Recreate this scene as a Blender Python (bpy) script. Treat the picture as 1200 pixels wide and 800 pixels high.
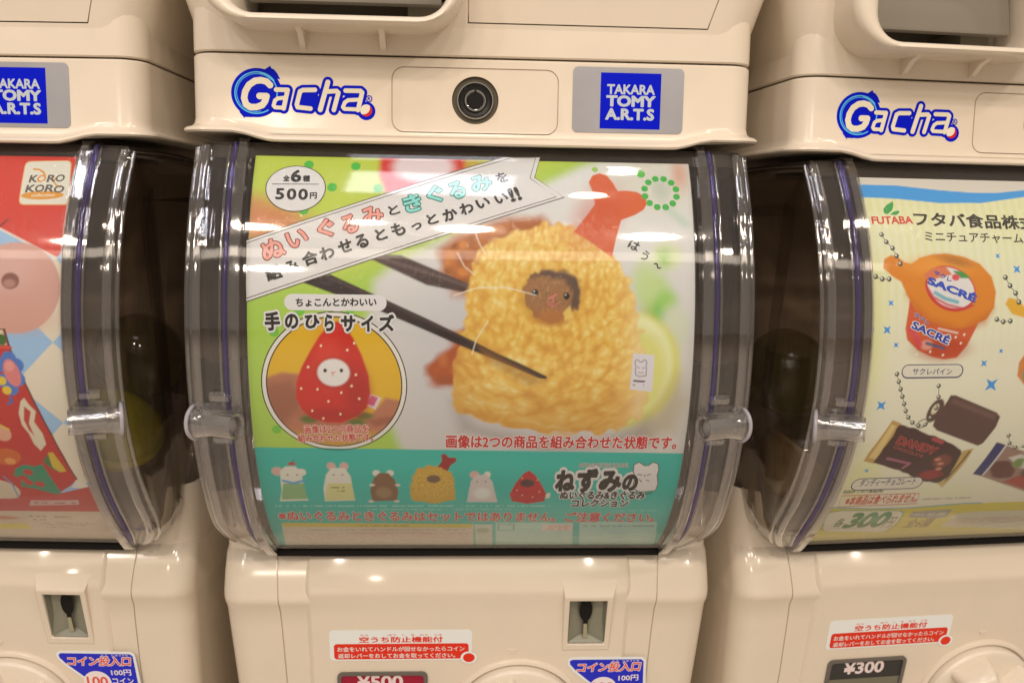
import bpy, bmesh, math, random
import numpy as np
from mathutils import Vector, Matrix

for _o in list(bpy.data.objects):
    bpy.data.objects.remove(_o, do_unlink=True)
scene = bpy.context.scene
COL = scene.collection
random.seed(7)
R_ = math.radians

# ------------------------------------------------------------------ camera
cam_d = bpy.data.cameras.new('camera')
cam_d.sensor_width = 36.0
cam_d.lens = 33.0
cam_d.clip_start = 0.01
cam_d.clip_end = 50.0
cam = bpy.data.objects.new('camera', cam_d)
COL.objects.link(cam)
_pitch, _yaw, _roll = -0.12960, 0.05350, 0.01643
_f = Vector((math.sin(_yaw)*math.cos(_pitch), math.cos(_yaw)*math.cos(_pitch), math.sin(_pitch)))
_r = Vector((math.cos(_yaw), -math.sin(_yaw), 0.0))
_u = _r.cross(_f)
_rr = math.cos(_roll)*_r + math.sin(_roll)*_u
_uu = -math.sin(_roll)*_r + math.cos(_roll)*_u
_m = Matrix((_rr, _uu, -_f)).transposed().to_4x4()
_m.translation = Vector((-0.00633, -0.54520, -0.08952))
cam.matrix_world = _m
cam_d.dof.use_dof = True
cam_d.dof.focus_distance = 0.520
cam_d.dof.aperture_fstop = 13.0
scene.camera = cam

# ------------------------------------------------------------------ world: the dim warm hall the machines stand in
world = bpy.data.worlds.new('World')
scene.world = world
world.use_nodes = True
_bg = world.node_tree.nodes['Background']
_bg.inputs['Color'].default_value = (1.0, 0.86, 0.73, 1)
_bg.inputs['Strength'].default_value = 0.38

# ------------------------------------------------------------------ lamps: ceiling panels and spots of the arcade, behind the photographer
def area(name, loc, size, power, color, target=(0, 0, -0.2), spread=180):
    l = bpy.data.lights.new(name, 'AREA')
    l.shape = 'RECTANGLE'; l.size, l.size_y = size
    l.energy = power; l.color = color
    l.spread = R_(spread)
    o = bpy.data.objects.new(name, l); COL.objects.link(o)
    o.location = loc
    o.rotation_euler = (Vector(target) - Vector(loc)).to_track_quat('-Z', 'Y').to_euler()
    return o

def tube(name, a, b, w, power, color):
    a, b = Vector(a), Vector(b); c = (a+b)/2; x = (b-a).normalized()
    z = (c-Vector((0, 0, -0.2))).normalized(); z = (z-x*z.dot(x)).normalized(); y = z.cross(x)
    o = area(name, c, ((b-a).length, w), power, color)
    m = Matrix((x, y, z)).transposed().to_4x4(); m.translation = c
    o.matrix_world = m
    return o
KEY = 1.42
WARM = (1.0, 0.86, 0.71)
COOL = (0.90, 0.90, 1.0)
area('ceiling_strip', (0.1, -2.70, 1.27), (4.6, 0.20), 8, WARM)
for _p, _s, _w, _c in (((0.0, -1.91, 1.39), 0.16, 4.5, WARM), ((-0.96, -4.1, 1.40), 0.27, 8, WARM), ((0.59, -2.01, 1.35), 0.17, 4.5, WARM),
                       ((-0.29, -1.77, 1.39), 0.10, 1.0, WARM), ((0.34, -1.24, 1.61), 0.10, 0.9, WARM), ((0.40, -0.80, 1.65), 0.08, 0.5, WARM),
                       ((-0.63, -1.88, 1.34), 0.14, 4, WARM), ((1.45, -1.40, 1.42), 0.16, 4.5, WARM), ((1.30, -2.60, 1.42), 0.16, 5, WARM), ((-1.7, -2.4, 1.4), 0.16, 5, WARM)):
    area('ceiling_spot', _p, (_s, _s*0.7), _w*KEY, _c).data.shape = 'ELLIPSE'
area('ceiling_lamp', (-0.09, -1.03, 1.56), (0.42, 0.34), 2.4*KEY, COOL)
tube('ceiling_tube', (-1.01, -0.68, 1.52), (-1.22, -1.29, 1.54), 0.03, 2.4*KEY, COOL)
tube('ceiling_tube', (-1.12, -1.42, 1.40), (-1.43, -2.22, 1.40), 0.03, 3.2*KEY, COOL)

vs = scene.view_settings
vs.view_transform = 'Standard'
vs.look = 'None'
vs.exposure = 0.15
vs.gamma = 1.0
try:
    vs.use_curve_mapping = False
except Exception:
    pass
scene.cycles.use_denoising = True
scene.cycles.max_bounces = 14
scene.cycles.transparent_max_bounces = 24
scene.cycles.transmission_bounces = 10
scene.cycles.sample_clamp_indirect = 3.0
scene.cycles.caustics_reflective = False
scene.cycles.caustics_refractive = False

# ------------------------------------------------------------------ colours and materials
ILL = np.array((0.97, 0.80, 0.70))      # how the lamps tint a white card: print colours are divided by it
def lin(c):
    c = np.asarray(c, float) / 255.0
    return np.where(c <= 0.04045, c / 12.92, ((c + 0.055) / 1.055) ** 2.4)
def ink(r, g, b):
    return np.clip(lin((r, g, b)) / ILL, 0.004, 0.86)

MATS = {}
def principled(name, color, rough=0.5, metal=0.0, spec=0.5, trans=0.0, ior=1.5, coat=0.0):
    m = bpy.data.materials.new(name); m.use_nodes = True
    b = m.node_tree.nodes['Principled BSDF']
    b.inputs['Base Color'].default_value = (*[float(x) for x in color], 1)
    b.inputs['Roughness'].default_value = rough
    b.inputs['Metallic'].default_value = metal
    b.inputs['Specular IOR Level'].default_value = spec
    b.inputs['Transmission Weight'].default_value = trans
    b.inputs['IOR'].default_value = ior
    b.inputs['Coat Weight'].default_value = coat
    return m
def noise_detail(m, scale=60, bump=0.02, dist=0.001, rough=(0.3, 0.45), tint=0.05, stretch=(1, 1, 1)):
    """fine relief, uneven gloss and slight colour drift from object-space noise"""
    nt = m.node_tree; N = nt.nodes; L = nt.links; b = N['Principled BSDF']
    tc = N.new('ShaderNodeTexCoord'); mp = N.new('ShaderNodeMapping'); mp.inputs['Scale'].default_value = stretch
    L.new(tc.outputs['Object'], mp.inputs['Vector'])
    n1 = N.new('ShaderNodeTexNoise'); n1.inputs['Scale'].default_value = scale; n1.inputs['Detail'].default_value = 6
    n2 = N.new('ShaderNodeTexNoise'); n2.inputs['Scale'].default_value = scale*0.12; n2.inputs['Detail'].default_value = 4
    L.new(mp.outputs['Vector'], n1.inputs['Vector']); L.new(mp.outputs['Vector'], n2.inputs['Vector'])
    mr = N.new('ShaderNodeMapRange'); mr.inputs['To Min'].default_value = rough[0]; mr.inputs['To Max'].default_value = rough[1]
    mr.inputs['From Min'].default_value = 0.35; mr.inputs['From Max'].default_value = 0.65
    L.new(n2.outputs['Fac'], mr.inputs['Value']); L.new(mr.outputs['Result'], b.inputs['Roughness'])
    bp = N.new('ShaderNodeBump'); bp.inputs['Strength'].default_value = bump; bp.inputs['Distance'].default_value = dist
    L.new(n1.outputs['Fac'], bp.inputs['Height']); L.new(bp.outputs['Normal'], b.inputs['Normal'])
    if tint:
        c = b.inputs['Base Color'].default_value[:]
        mx = N.new('ShaderNodeMix'); mx.data_type = 'RGBA'
        mx.inputs['A'].default_value = tuple(x*(1-tint) for x in c[:3]) + (1,)
        mx.inputs['B'].default_value = tuple(min(1, x*(1+tint*0.5)) for x in c[:3]) + (1,)
        L.new(n2.outputs['Fac'], mx.inputs['Factor']); L.new(mx.outputs['Result'], b.inputs['Base Color'])
    return m

IVORY = noise_detail(principled('ivory_plastic', (0.73, 0.645, 0.53), 0.33), 300, 0.025, 0.0005, (0.17, 0.26), 0.05)
IVORY2 = noise_detail(principled('ivory_plastic_lower', (0.73, 0.645, 0.53), 0.2), 300, 0.02, 0.0004, (0.10, 0.17), 0.05)
DARK = principled('dark_liner', (0.38, 0.28, 0.19), 0.6)
RECESS_SHADE = principled('lock_recess_shade', (0.085, 0.068, 0.038), 0.4)  # dark olive colour stands in for shade on the ivory recess wall
RAILM = principled('coin_rail', (0.34, 0.32, 0.20), 0.4)
TOPBAR = principled('top_bar', (0.05, 0.036, 0.025), 0.4)
BLACK = principled('black_rubber', (0.010, 0.009, 0.009), 0.6, 0.0, 0.15)
BLACKMETAL = principled('black_metal', (0.014, 0.013, 0.012), 0.3, 0.0, 0.3)
CHROME = principled('chrome', (0.62, 0.60, 0.56), 0.16, 1.0)
SLOTMETAL = noise_detail(principled('slot_metal', (0.27, 0.27, 0.21), 0.38, 0.35), 200, 0.1, 0.0005, (0.3, 0.5), 0.1)
GREYPLATE = noise_detail(principled('grey_sticker', (0.36, 0.36, 0.385), 0.42, 0.35), 400, 0.03, 0.0003, (0.36, 0.46), 0.03)
CHUTE = noise_detail(principled('chute_grey', (0.30, 0.27, 0.22), 0.5), 80, 0.05, 0.0006, (0.4, 0.6), 0.12)
WALLM = noise_detail(principled('dark_wall', (0.16, 0.115, 0.075), 0.7), 20, 0.1, 0.002, (0.6, 0.8), 0.2)
FLOORM = noise_detail(principled('floor', (0.58, 0.53, 0.47), 0.4), 12, 0.05, 0.002, (0.35, 0.6), 0.2)
FROST = principled('frosted_clear', (0.62, 0.60, 0.57), 0.35, 0.0, 0.5, 0.75, 1.45)
FROSTDIM = principled('frosted_wing', (0.42, 0.41, 0.38), 0.5, 0.0, 0.5, 0.55, 1.45)
RINGMAT = principled('clasp_ring', (0.80, 0.77, 0.86), 0.08, 0.0, 0.6, 0.6, 1.49)
PAPERBACK = principled('paper_back', (0.30, 0.27, 0.24), 0.8)
KNOBM = noise_detail(principled('knob_plastic', (0.74, 0.66, 0.55), 0.3), 200, 0.05, 0.0005, (0.22, 0.36), 0.04)

def clear_mat(name, tint, rough=0.03, ior=1.5, boost=1.0, bump=None, wave=None):
    """thin clear plastic: what is not reflected by Fresnel passes through, slightly tinted"""
    m = bpy.data.materials.new(name); m.use_nodes = True
    nt = m.node_tree; N = nt.nodes; L = nt.links
    for n in list(N):
        N.remove(n)
    out = N.new('ShaderNodeOutputMaterial'); mix = N.new('ShaderNodeMixShader')
    tr = N.new('ShaderNodeBsdfTransparent'); tr.inputs['Color'].default_value = (*tint, 1)
    gl = N.new('ShaderNodeBsdfGlossy'); gl.inputs['Roughness'].default_value = rough
    fr = N.new('ShaderNodeFresnel')
    # a thin sheet reflects alike from both sides
    ge = N.new('ShaderNodeNewGeometry'); io = N.new('ShaderNodeMapRange')
    io.inputs['To Min'].default_value = ior; io.inputs['To Max'].default_value = 1/ior
    L.new(ge.outputs['Backfacing'], io.inputs['Value']); L.new(io.outputs['Result'], fr.inputs['IOR'])
    mu = N.new('ShaderNodeMath'); mu.operation = 'MULTIPLY'; mu.inputs[1].default_value = boost; mu.use_clamp = True
    L.new(fr.outputs['Fac'], mu.inputs[0]); L.new(mu.outputs['Value'], mix.inputs['Fac'])
    L.new(tr.outputs['BSDF'], mix.inputs[1]); L.new(gl.outputs['BSDF'], mix.inputs[2])
    L.new(mix.outputs['Shader'], out.inputs['Surface'])
    if bump:
        scale, strength, dist, stretch = bump
        tc = N.new('ShaderNodeTexCoord'); mp = N.new('ShaderNodeMapping'); mp.inputs['Scale'].default_value = stretch
        nz = N.new('ShaderNodeTexNoise'); nz.inputs['Scale'].default_value = scale; nz.inputs['Detail'].default_value = 3
        b = N.new('ShaderNodeBump'); b.inputs['Strength'].default_value = strength; b.inputs['Distance'].default_value = dist
        L.new(tc.outputs['Object'], mp.inputs['Vector']); L.new(mp.outputs['Vector'], nz.inputs['Vector'])
        L.new(nz.outputs['Fac'], b.inputs['Height'])
        L.new(b.outputs['Normal'], gl.inputs['Normal']); L.new(b.outputs['Normal'], fr.inputs['Normal'])
    return m
CLEAR = clear_mat('clear_plastic', (0.975, 0.97, 0.965), 0.045, 1.5, 0.85, (40, 0.02, 0.001, (1, 1, 1)))
CLEAREND = clear_mat('clear_plastic_end', (0.95, 0.935, 0.92), 0.05, 1.5, 2.0, (300, 0.16, 0.0010, (1, 0.03, 0.03)))
FILM = clear_mat('poster_film', (0.995, 0.995, 0.995), 0.10, 1.45, 0.45, (420, 0.55, 0.0012, (1, 0.35, 0.35)))

RIBVIOLET = principled('clear_rib_violet', (0.30, 0.25, 0.66), 0.05, 0.0, 0.5, 0.9, 1.49)
CLASPCLEAR = clear_mat('clasp_clear', (0.95, 0.94, 0.94), 0.08, 1.6, 3.6, (120, 0.3, 0.001, (1, 1, 1)))
RIBCLEAR = clear_mat('clear_rib', (0.90, 0.885, 0.875), 0.06, 1.6, 3.2, (200, 0.10, 0.0008, (1, 0.1, 0.1)))
SMOKE = noise_detail(principled('grey_flap', (0.24, 0.22, 0.185), 0.4), 60, 0.03, 0.0005, (0.35, 0.5), 0.1)

def flat_mat(rgb, rough=0.5, spec=0.35):
    key = tuple(round(float(x), 3) for x in rgb) + (rough, spec)
    if key not in MATS:
        MATS[key] = principled('print_ink', rgb, rough, 0.0, spec)
    return MATS[key]
def inkm(r, g, b, rough=0.5):
    return flat_mat(ink(r, g, b), rough)
LOGOBLUE = flat_mat((0.001, 0.008, 0.56), 0.4, 0.08)

_pm = principled('print_photo', (1, 1, 1), 0.5, 0.0, 0.3)
_at = _pm.node_tree.nodes.new('ShaderNodeAttribute'); _at.attribute_name = 'Col'
_pm.node_tree.links.new(_at.outputs['Color'], _pm.node_tree.nodes['Principled BSDF'].inputs['Base Color'])
PRINT = _pm

# ------------------------------------------------------------------ object helpers
def mesh_of(name, verts, faces, mats, smooth=True, angle=35, midx=None):
    me = bpy.data.meshes.new(name)
    me.from_pydata([tuple(v) for v in verts], [], [tuple(f) for f in faces])
    for m in (mats if isinstance(mats, (list, tuple)) else [mats]):
        me.materials.append(m)
    if midx is not None:
        me.polygons.foreach_set('material_index', midx)
    if smooth:
        me.polygons.foreach_set('use_smooth', [True]*len(me.polygons))
        me.set_sharp_from_angle(angle=R_(angle))
    me.update()
    return me
def link(name, me, parent=None):
    o = bpy.data.objects.new(name, me); COL.objects.link(o)
    if parent is not None:
        o.parent = parent
        if 'lift' in parent.keys() and parent.parent is None:
            o.location = (0, 0, parent['lift'])
    return o
def obj(name, verts, faces, mats, parent=None, smooth=True, angle=35, recalc=True):
    me = mesh_of(name, verts, faces, mats, False)
    if recalc:
        bm = bmesh.new(); bm.from_mesh(me); bmesh.ops.recalc_face_normals(bm, faces=bm.faces); bm.to_mesh(me); bm.free()
    if smooth:
        me.polygons.foreach_set('use_smooth', [True]*len(me.polygons))
        me.set_sharp_from_angle(angle=R_(angle))
    return link(name, me, parent)
def thing(name, label, cat, loc, rotz=0.0, group=None, lift=0.0):
    o = bpy.data.objects.new(name, None); COL.objects.link(o)
    o.empty_display_size = 0.05
    o.location = (loc[0], loc[1], loc[2]-lift); o.rotation_euler = (0, 0, rotz)
    o['label'] = label; o['category'] = cat
    if group: o['group'] = group
    if lift: o['lift'] = lift
    return o
def children(o):
    return [c for c in bpy.data.objects if c.parent == o]
def copy_tree(o, parent=None):
    c = o.copy(); COL.objects.link(c)
    if parent is not None: c.parent = parent
    for ch in children(o):
        copy_tree(ch, c)
    return c
def loft(rings, closed=True, cap0=True, cap1=True):
    n = len(rings[0]); V = [p for r in rings for p in r]; F = []
    for i in range(len(rings)-1):
        for j in range(n if closed else n-1):
            k = (j+1) % n
            F.append((i*n+j, i*n+k, (i+1)*n+k, (i+1)*n+j))
    if cap0: F.append(tuple(range(n))[::-1])
    if cap1: F.append(tuple((len(rings)-1)*n+j for j in range(n)))
    return V, F
def merge(*parts):
    V, F = [], []
    for v, f in parts:
        b = len(V); V += list(v); F += [tuple(i+b for i in q) for q in f]
    return V, F
def box(x0, x1, y0, y1, z0, z1):
    V = [(x, y, z) for x in (x0, x1) for y in (y0, y1) for z in (z0, z1)]
    F = [(0, 1, 3, 2), (4, 6, 7, 5), (0, 4, 5, 1), (2, 3, 7, 6), (0, 2, 6, 4), (1, 5, 7, 3)]
    return V, F
def rrect(x0, x1, y0, y1, r, n=6):
    """rounded rectangle outline, counter-clockwise"""
    P = []
    for cx, cy, a in ((x1-r, y1-r, 0), (x0+r, y1-r, 90), (x0+r, y0+r, 180), (x1-r, y0+r, 270)):
        for i in range(n+1):
            t = R_(a + 90*i/n); P.append((cx+r*math.cos(t), cy+r*math.sin(t)))
    return P
def ellipse(cx, cy, rx, ry, n=48, rot=0):
    c, s = math.cos(R_(rot)), math.sin(R_(rot)); P = []
    for i in range(n):
        t = 2*math.pi*i/n; a, b = rx*math.cos(t), ry*math.sin(t)
        P.append((cx+a*c-b*s, cy+a*s+b*c))
    return P
def bool_cut(o, cutters, op='DIFFERENCE'):
    """carve cutter meshes (verts, faces) out of the object's mesh"""
    tmp = []
    for v, f in cutters:
        c = obj('cutter', v, f, o.data.materials[0], None, False)
        c.parent = o.parent; c.matrix_local = o.matrix_local; tmp.append(c)
        md = o.modifiers.new('b', 'BOOLEAN'); md.object = c; md.operation = op; md.solver = 'EXACT'
    bpy.context.view_layer.update()
    dg = bpy.context.evaluated_depsgraph_get()
    me = bpy.data.meshes.new_from_object(o.evaluated_get(dg))
    o.modifiers.clear()
    old = o.data; o.data = me
    bpy.data.meshes.remove(old)
    for c in tmp:
        m = c.data; bpy.data.objects.remove(c, do_unlink=True); bpy.data.meshes.remove(m)
    me.polygons.foreach_set('use_smooth', [True]*len(me.polygons))
    me.set_sharp_from_angle(angle=R_(32))

# ------------------------------------------------------------------ flat print: outlines and lettering in millimetres, laid on a surface
def tri_fill(loops):
    """fill 2D loops (the first is the outline, the rest are holes)"""
    bm = bmesh.new()
    for lp in loops:
        vs_ = [bm.verts.new((x, y, 0)) for x, y in lp]
        for i in range(len(vs_)):
            bm.edges.new((vs_[i], vs_[(i+1) % len(vs_)]))
    bmesh.ops.triangle_fill(bm, use_beauty=True, edges=bm.edges[:], normal=(0, 0, 1))
    bm.verts.index_update()
    V = [(v.co.x, v.co.y) for v in bm.verts]; F = [tuple(v.index for v in f.verts) for f in bm.faces]
    bm.free()
    return V, F
_tcache = {}
def glyphs(body, bold=0.0, shear=0.0):
    key = (body, bold, shear)
    if key not in _tcache:
        c = bpy.data.curves.new('t', 'FONT'); c.body = body; c.offset = bold; c.shear = shear; c.resolution_u = 3
        o = bpy.data.objects.new('t', c); COL.objects.link(o)
        bpy.context.view_layer.update()
        me = bpy.data.meshes.new_from_object(o.evaluated_get(bpy.context.evaluated_depsgraph_get()))
        V = np.array([v.co[:2] for v in me.vertices]); F = [tuple(p.vertices) for p in me.polygons]
        bpy.data.objects.remove(o, do_unlink=True); bpy.data.curves.remove(c); bpy.data.meshes.remove(me)
        _tcache[key] = (V, F)
    return _tcache[key]
_scache = {}
def glyphs_bold(body, bold, shear=0.0):
    """heavier letters, or the outline round them: the plain glyphs grown by 'bold' (in ems) from their distance field"""
    key = (body, bold, shear)
    if key in _scache: return _scache[key]
    V, F = glyphs(body, 0.0, shear)
    cnt = {}
    for f in F:
        for a, b in zip(f, f[1:]+f[:1]):
            k = (min(a, b), max(a, b)); cnt[k] = cnt.get(k, 0)+1
    E = [k for k, n in cnt.items() if n == 1]
    st = 1/46.0; pad = bold+2.5*st
    x0, y0 = V.min(0)-pad; x1, y1 = V.max(0)+pad
    xs = np.arange(x0, x1+st, st); ys = np.arange(y0, y1+st, st)
    D = np.full((len(ys), len(xs)), pad); S = np.zeros(D.shape, bool)
    for a, b in E:
        (ax, ay), (bx, by) = V[a], V[b]
        i0, i1 = int((min(ax, bx)-pad-x0)/st), int((max(ax, bx)+pad-x0)/st)+2
        j0, j1 = int((min(ay, by)-pad-y0)/st), int((max(ay, by)+pad-y0)/st)+2
        i0, j0 = max(i0, 0), max(j0, 0)
        X, Y = np.meshgrid(xs[i0:i1], ys[j0:j1]); dx, dy = bx-ax, by-ay
        t = np.clip(((X-ax)*dx+(Y-ay)*dy)/(dx*dx+dy*dy+1e-12), 0, 1)
        D[j0:j1, i0:i1] = np.minimum(D[j0:j1, i0:i1], np.hypot(X-ax-t*dx, Y-ay-t*dy))
        if ay != by:
            r = np.nonzero((ay > ys) != (by > ys))[0]
            xc = (bx-ax)*(ys[r]-ay)/(by-ay)+ax
            for jj, xx in zip(r, xc): S[jj, :max(0, int(math.ceil((xx-x0)/st)))] ^= True
    D = np.where(S, -D, D)-bold
    _scache[key] = march(D, xs, ys)
    return _scache[key]
def text2d(body, p0, p1, h, bold=0.0, shear=0.0):
    """lettering from p0 to p1 along its baseline, h high"""
    V0, F = glyphs(body, 0.0, shear); V = V0
    if bold:
        V, F = glyphs_bold(body, bold, shear); V = np.array(V)
    a, b = V0.min(0), V0.max(0)
    d = np.array(p1, float)-np.array(p0, float); L = np.hypot(*d); ux = d/L; uy = np.array((-ux[1], ux[0]))
    q = (V-a)/(b-a)
    P = np.array(p0)+np.outer(q[:, 0]*L, ux)+np.outer(q[:, 1]*h, uy)
    return [tuple(p) for p in P], F
def stroke2d(pts, w, closed=False, cap=True):
    """one ribbon of width w along a polyline"""
    pts = [np.array(p, float) for p in pts]; n = len(pts); Lf, Rt = [], []
    for i in range(n):
        a = pts[(i-1) % n] if (closed or i > 0) else pts[i]
        b = pts[(i+1) % n] if (closed or i < n-1) else pts[i]
        d = b-a; d = d/(np.hypot(*d)+1e-9); nrm = np.array((-d[1], d[0]))
        wi = w[i] if isinstance(w, (list, tuple)) else w
        Lf.append(pts[i]+nrm*wi/2); Rt.append(pts[i]-nrm*wi/2)
    V = [tuple(p) for p in Lf]+[tuple(p) for p in Rt]
    F = [(i, i+n, (i+1) % n+n, (i+1) % n) for i in range(n if closed else n-1)]
    return V, F
def march(D, xs, ys):
    """the region where the field D is negative, as one clean mesh (marching squares; full cells of a row are joined)"""
    V, idx, F = [], {}, []
    def vert(key, p):
        if key not in idx:
            idx[key] = len(V); V.append(p)
        return idx[key]
    S = D < 0
    n = S[:-1, :-1].astype(int)+S[1:, :-1]+S[:-1, 1:]+S[1:, 1:]
    for j, i in zip(*np.nonzero((n > 0) & (n < 4))):
        c = [(j, i), (j, i+1), (j+1, i+1), (j+1, i)]; ring = []
        for k in range(4):
            a, b = c[k], c[(k+1) % 4]
            if S[a]: ring.append(vert(('v',)+a, (xs[a[1]], ys[a[0]])))
            if S[a] != S[b]:
                t = D[a]/(D[a]-D[b]); key = ('e',)+(a+b if a < b else b+a)
                ring.append(vert(key, (xs[a[1]]+(xs[b[1]]-xs[a[1]])*t, ys[a[0]]+(ys[b[0]]-ys[a[0]])*t)))
        if len(ring) >= 3: F.append(tuple(ring))
    full = n == 4
    for j in np.nonzero(full.any(1))[0]:
        r = np.concatenate([[0], full[j].astype(int), [0]]); d = np.diff(r)
        for a, b in zip(np.nonzero(d == 1)[0], np.nonzero(d == -1)[0]):
            F.append(tuple(vert(('v', jj, ii), (xs[ii], ys[jj])) for jj, ii in ((j, a), (j, b), (j+1, b), (j+1, a))))
    return V, F
def contour(fn, x0, x1, y0, y1, step):
    """mesh of the region where fn(x, y) < 0, so that unions of shapes come out as one clean outline"""
    xs = np.arange(x0, x1+step, step); ys = np.arange(y0, y1+step, step)
    X, Y = np.meshgrid(xs, ys)
    return march(fn(X, Y), xs, ys)
def d_seg(X, Y, pts):
    d = np.full(X.shape, 1e9)
    for (ax, ay), (bx, by) in zip(pts[:-1], pts[1:]):
        dx, dy = bx-ax, by-ay
        t = np.clip(((X-ax)*dx+(Y-ay)*dy)/(dx*dx+dy*dy+1e-12), 0, 1)
        d = np.minimum(d, np.hypot(X-ax-t*dx, Y-ay-t*dy))
    return d
def d_poly(X, Y, pts):
    d = d_seg(X, Y, list(pts)+[pts[0]])
    ins = np.zeros(X.shape, bool); n = len(pts)
    for i in range(n):
        (ax, ay), (bx, by) = pts[i], pts[(i+1) % n]
        if ay == by: continue
        c = (ay > Y) != (by > Y)
        ins ^= c & (X < (bx-ax)*(Y-ay)/(by-ay)+ax)
    return np.where(ins, -d, d)
def d_ell(X, Y, cx, cy, rx, ry, rot=0):
    c, s = math.cos(R_(rot)), math.sin(R_(rot))
    a = ((X-cx)*c+(Y-cy)*s)/rx; b = (-(X-cx)*s+(Y-cy)*c)/ry
    return (np.sqrt(a*a+b*b)-1)*min(rx, ry)

# surfaces (millimetres in, metres out)
CY, CZ, CR = 0.14461, -0.15502, 0.17607          # the poster's cylinder
def on_drum(u, v, off):
    a = v*0.001/CR; r = CR+off
    return (u*0.001, CY-r*math.cos(a), CZ+r*math.sin(a))
def on_lid(u, v, off):
    return (u*0.001, -off, v*0.001)
YL, ZL, SL = 0.04323, -0.32850, 0.21653          # front of the lower cabinet
_ln = 1/math.sqrt(1+SL*SL)
def on_front(u, v, off):
    z = v*0.001
    return (u*0.001, YL+SL*(ZL-z)-off*_ln, z-off*SL*_ln)
def lay(name, mesh2d, surf, off, mat, parent, rows=None):
    """put a flat 2D mesh on a surface; rows cuts it into bands so that it follows the drum"""
    V, F = mesh2d
    bm = bmesh.new()
    vs_ = [bm.verts.new((x, y, 0)) for x, y in V]
    for f in F:
        try: bm.faces.new([vs_[i] for i in f])
        except ValueError: pass
    if surf is on_drum:
        ys = [v[1] for v in V]; y = math.ceil(min(ys)/4)*4
        while y < max(ys):
            bmesh.ops.bisect_plane(bm, geom=bm.verts[:]+bm.edges[:]+bm.faces[:], dist=1e-4, plane_co=(0, y, 0), plane_no=(0, 1, 0))
            y += 4
    bmesh.ops.recalc_face_normals(bm, faces=bm.faces)
    for f in bm.faces:
        if f.normal.z < 0: f.normal_flip()
    for v in bm.verts:
        v.co = surf(v.co.x, v.co.y, off)
    me = bpy.data.meshes.new(name); bm.to_mesh(me); bm.free()
    me.materials.append(mat)
    me.polygons.foreach_set('use_smooth', [True]*len(me.polygons))
    return link(name, me, parent)
def plate(name, loop, surf, off, thick, mat, parent, holes=()):
    """a thin solid sticker or card with real edges"""
    V, F = tri_fill([loop]+list(holes)); n = len(V)
    P = [surf(u, v, off+thick) for u, v in V]+[surf(u, v, off) for u, v in V]
    FF = list(F)+[tuple(i+n for i in f[::-1]) for f in F]
    k = 0
    for lp in [loop]+list(holes):
        m = len(lp)
        for i in range(m):
            a, b = k+i, k+(i+1) % m
            FF.append((a, a+n, b+n, b))
        k += m
    return obj(name, P, FF, mat, parent, True, 30)
def letter(parent, body, p0, p1, h, surf, off, mat, bold=0.0, shear=0.0, name='lettering'):
    return lay(name, text2d(body, p0, p1, h, bold, shear), surf, off, mat, parent)

# ------------------------------------------------------------------ setting
def struct(name, v, f, m):
    o = obj(name, v, f, m); o['kind'] = 'structure'; return o
H0 = 0.62      # how far the machines' seam stands above the floor
struct('floor', *box(-4, 4, -6, 2.0, -H0-0.05, -H0), FLOORM)
struct('wall', *box(-3, 3, 0.50, 0.55, -H0, 1.4), WALLM)

SPOTS = {'c': ((0, 0, 0), 0.0),
         'l': ((-0.35054, 0.02465, -0.00221), -0.05607),
         'r': ((0.34942, 0.02706, -0.00320), 0.10768)}
HW = 0.160
def plan(hw, yf, yb, r, zfun, bulge=0.0, n=8, nf=44):
    """one horizontal outline of a cabinet; zfun(x) gives the height, bulge pushes the middle of the front forward"""
    P = []
    def b(x):
        t = (0.136-abs(x))/0.024; t = min(1, max(0, t)); return t*t*(3-2*t)
    for i in range(n+1):
        t = R_(180+90*i/n); P.append((-hw+r+r*math.cos(t), yf+r+r*math.sin(t)))
    for i in range(1, nf):
        P.append((-hw+r+(2*hw-2*r)*i/nf, yf))
    for i in range(n+1):
        t = R_(270+90*i/n); P.append((hw-r+r*math.cos(t), yf+r+r*math.sin(t)))
    P += [(hw, yb), (-hw, yb)]
    out = []
    for x, y in P:
        k = b(x) if y < yf+r*1.2 else 0.0
        out.append((x, y-bulge*k, zfun(k)))
    return out

# ------------------------------------------------------------------ the machine under the seam: lid, clear drum, coin cabinet
def drum_profile(d=0.0):
    """side outline of the drum, d metres inside its outer face: (y, z)"""
    P = []
    r = CR+0.0042
    for i in range(49):
        a = 0.62-(0.62+0.95)*i/48
        P.append((CY-r*math.cos(a), CZ+r*math.sin(a)))
    P += [(0.0475, -0.3030), (0.056, -0.3020), (0.068, -0.2945), (0.086, -0.272), (0.105, -0.236), (0.122, -0.190),
          (0.132, -0.150), (0.137, -0.118), (0.137, -0.085), (0.132, -0.062), (0.120, -0.051), (0.09, -0.0490), (0.04, -0.0488)]
    if d:
        n = len(P); Q = []
        for i in range(n):
            a, b = np.array(P[i-1]), np.array(P[(i+1) % n]); t = (b-a)/np.hypot(*(b-a))
            nn = np.array((t[1], -t[0]))
            c = np.array(P[i]); Q.append(c+nn*d*INW)
        P = [tuple(q) for q in Q]
    return P
INW = 1.0
_c = np.array(drum_profile(0)).mean(0); _a = np.array(drum_profile(0)[20]); _b = np.array(drum_profile(0.01)[20])
if np.hypot(*(_b-_c)) > np.hypot(*(_a-_c)): INW = -1.0

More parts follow.
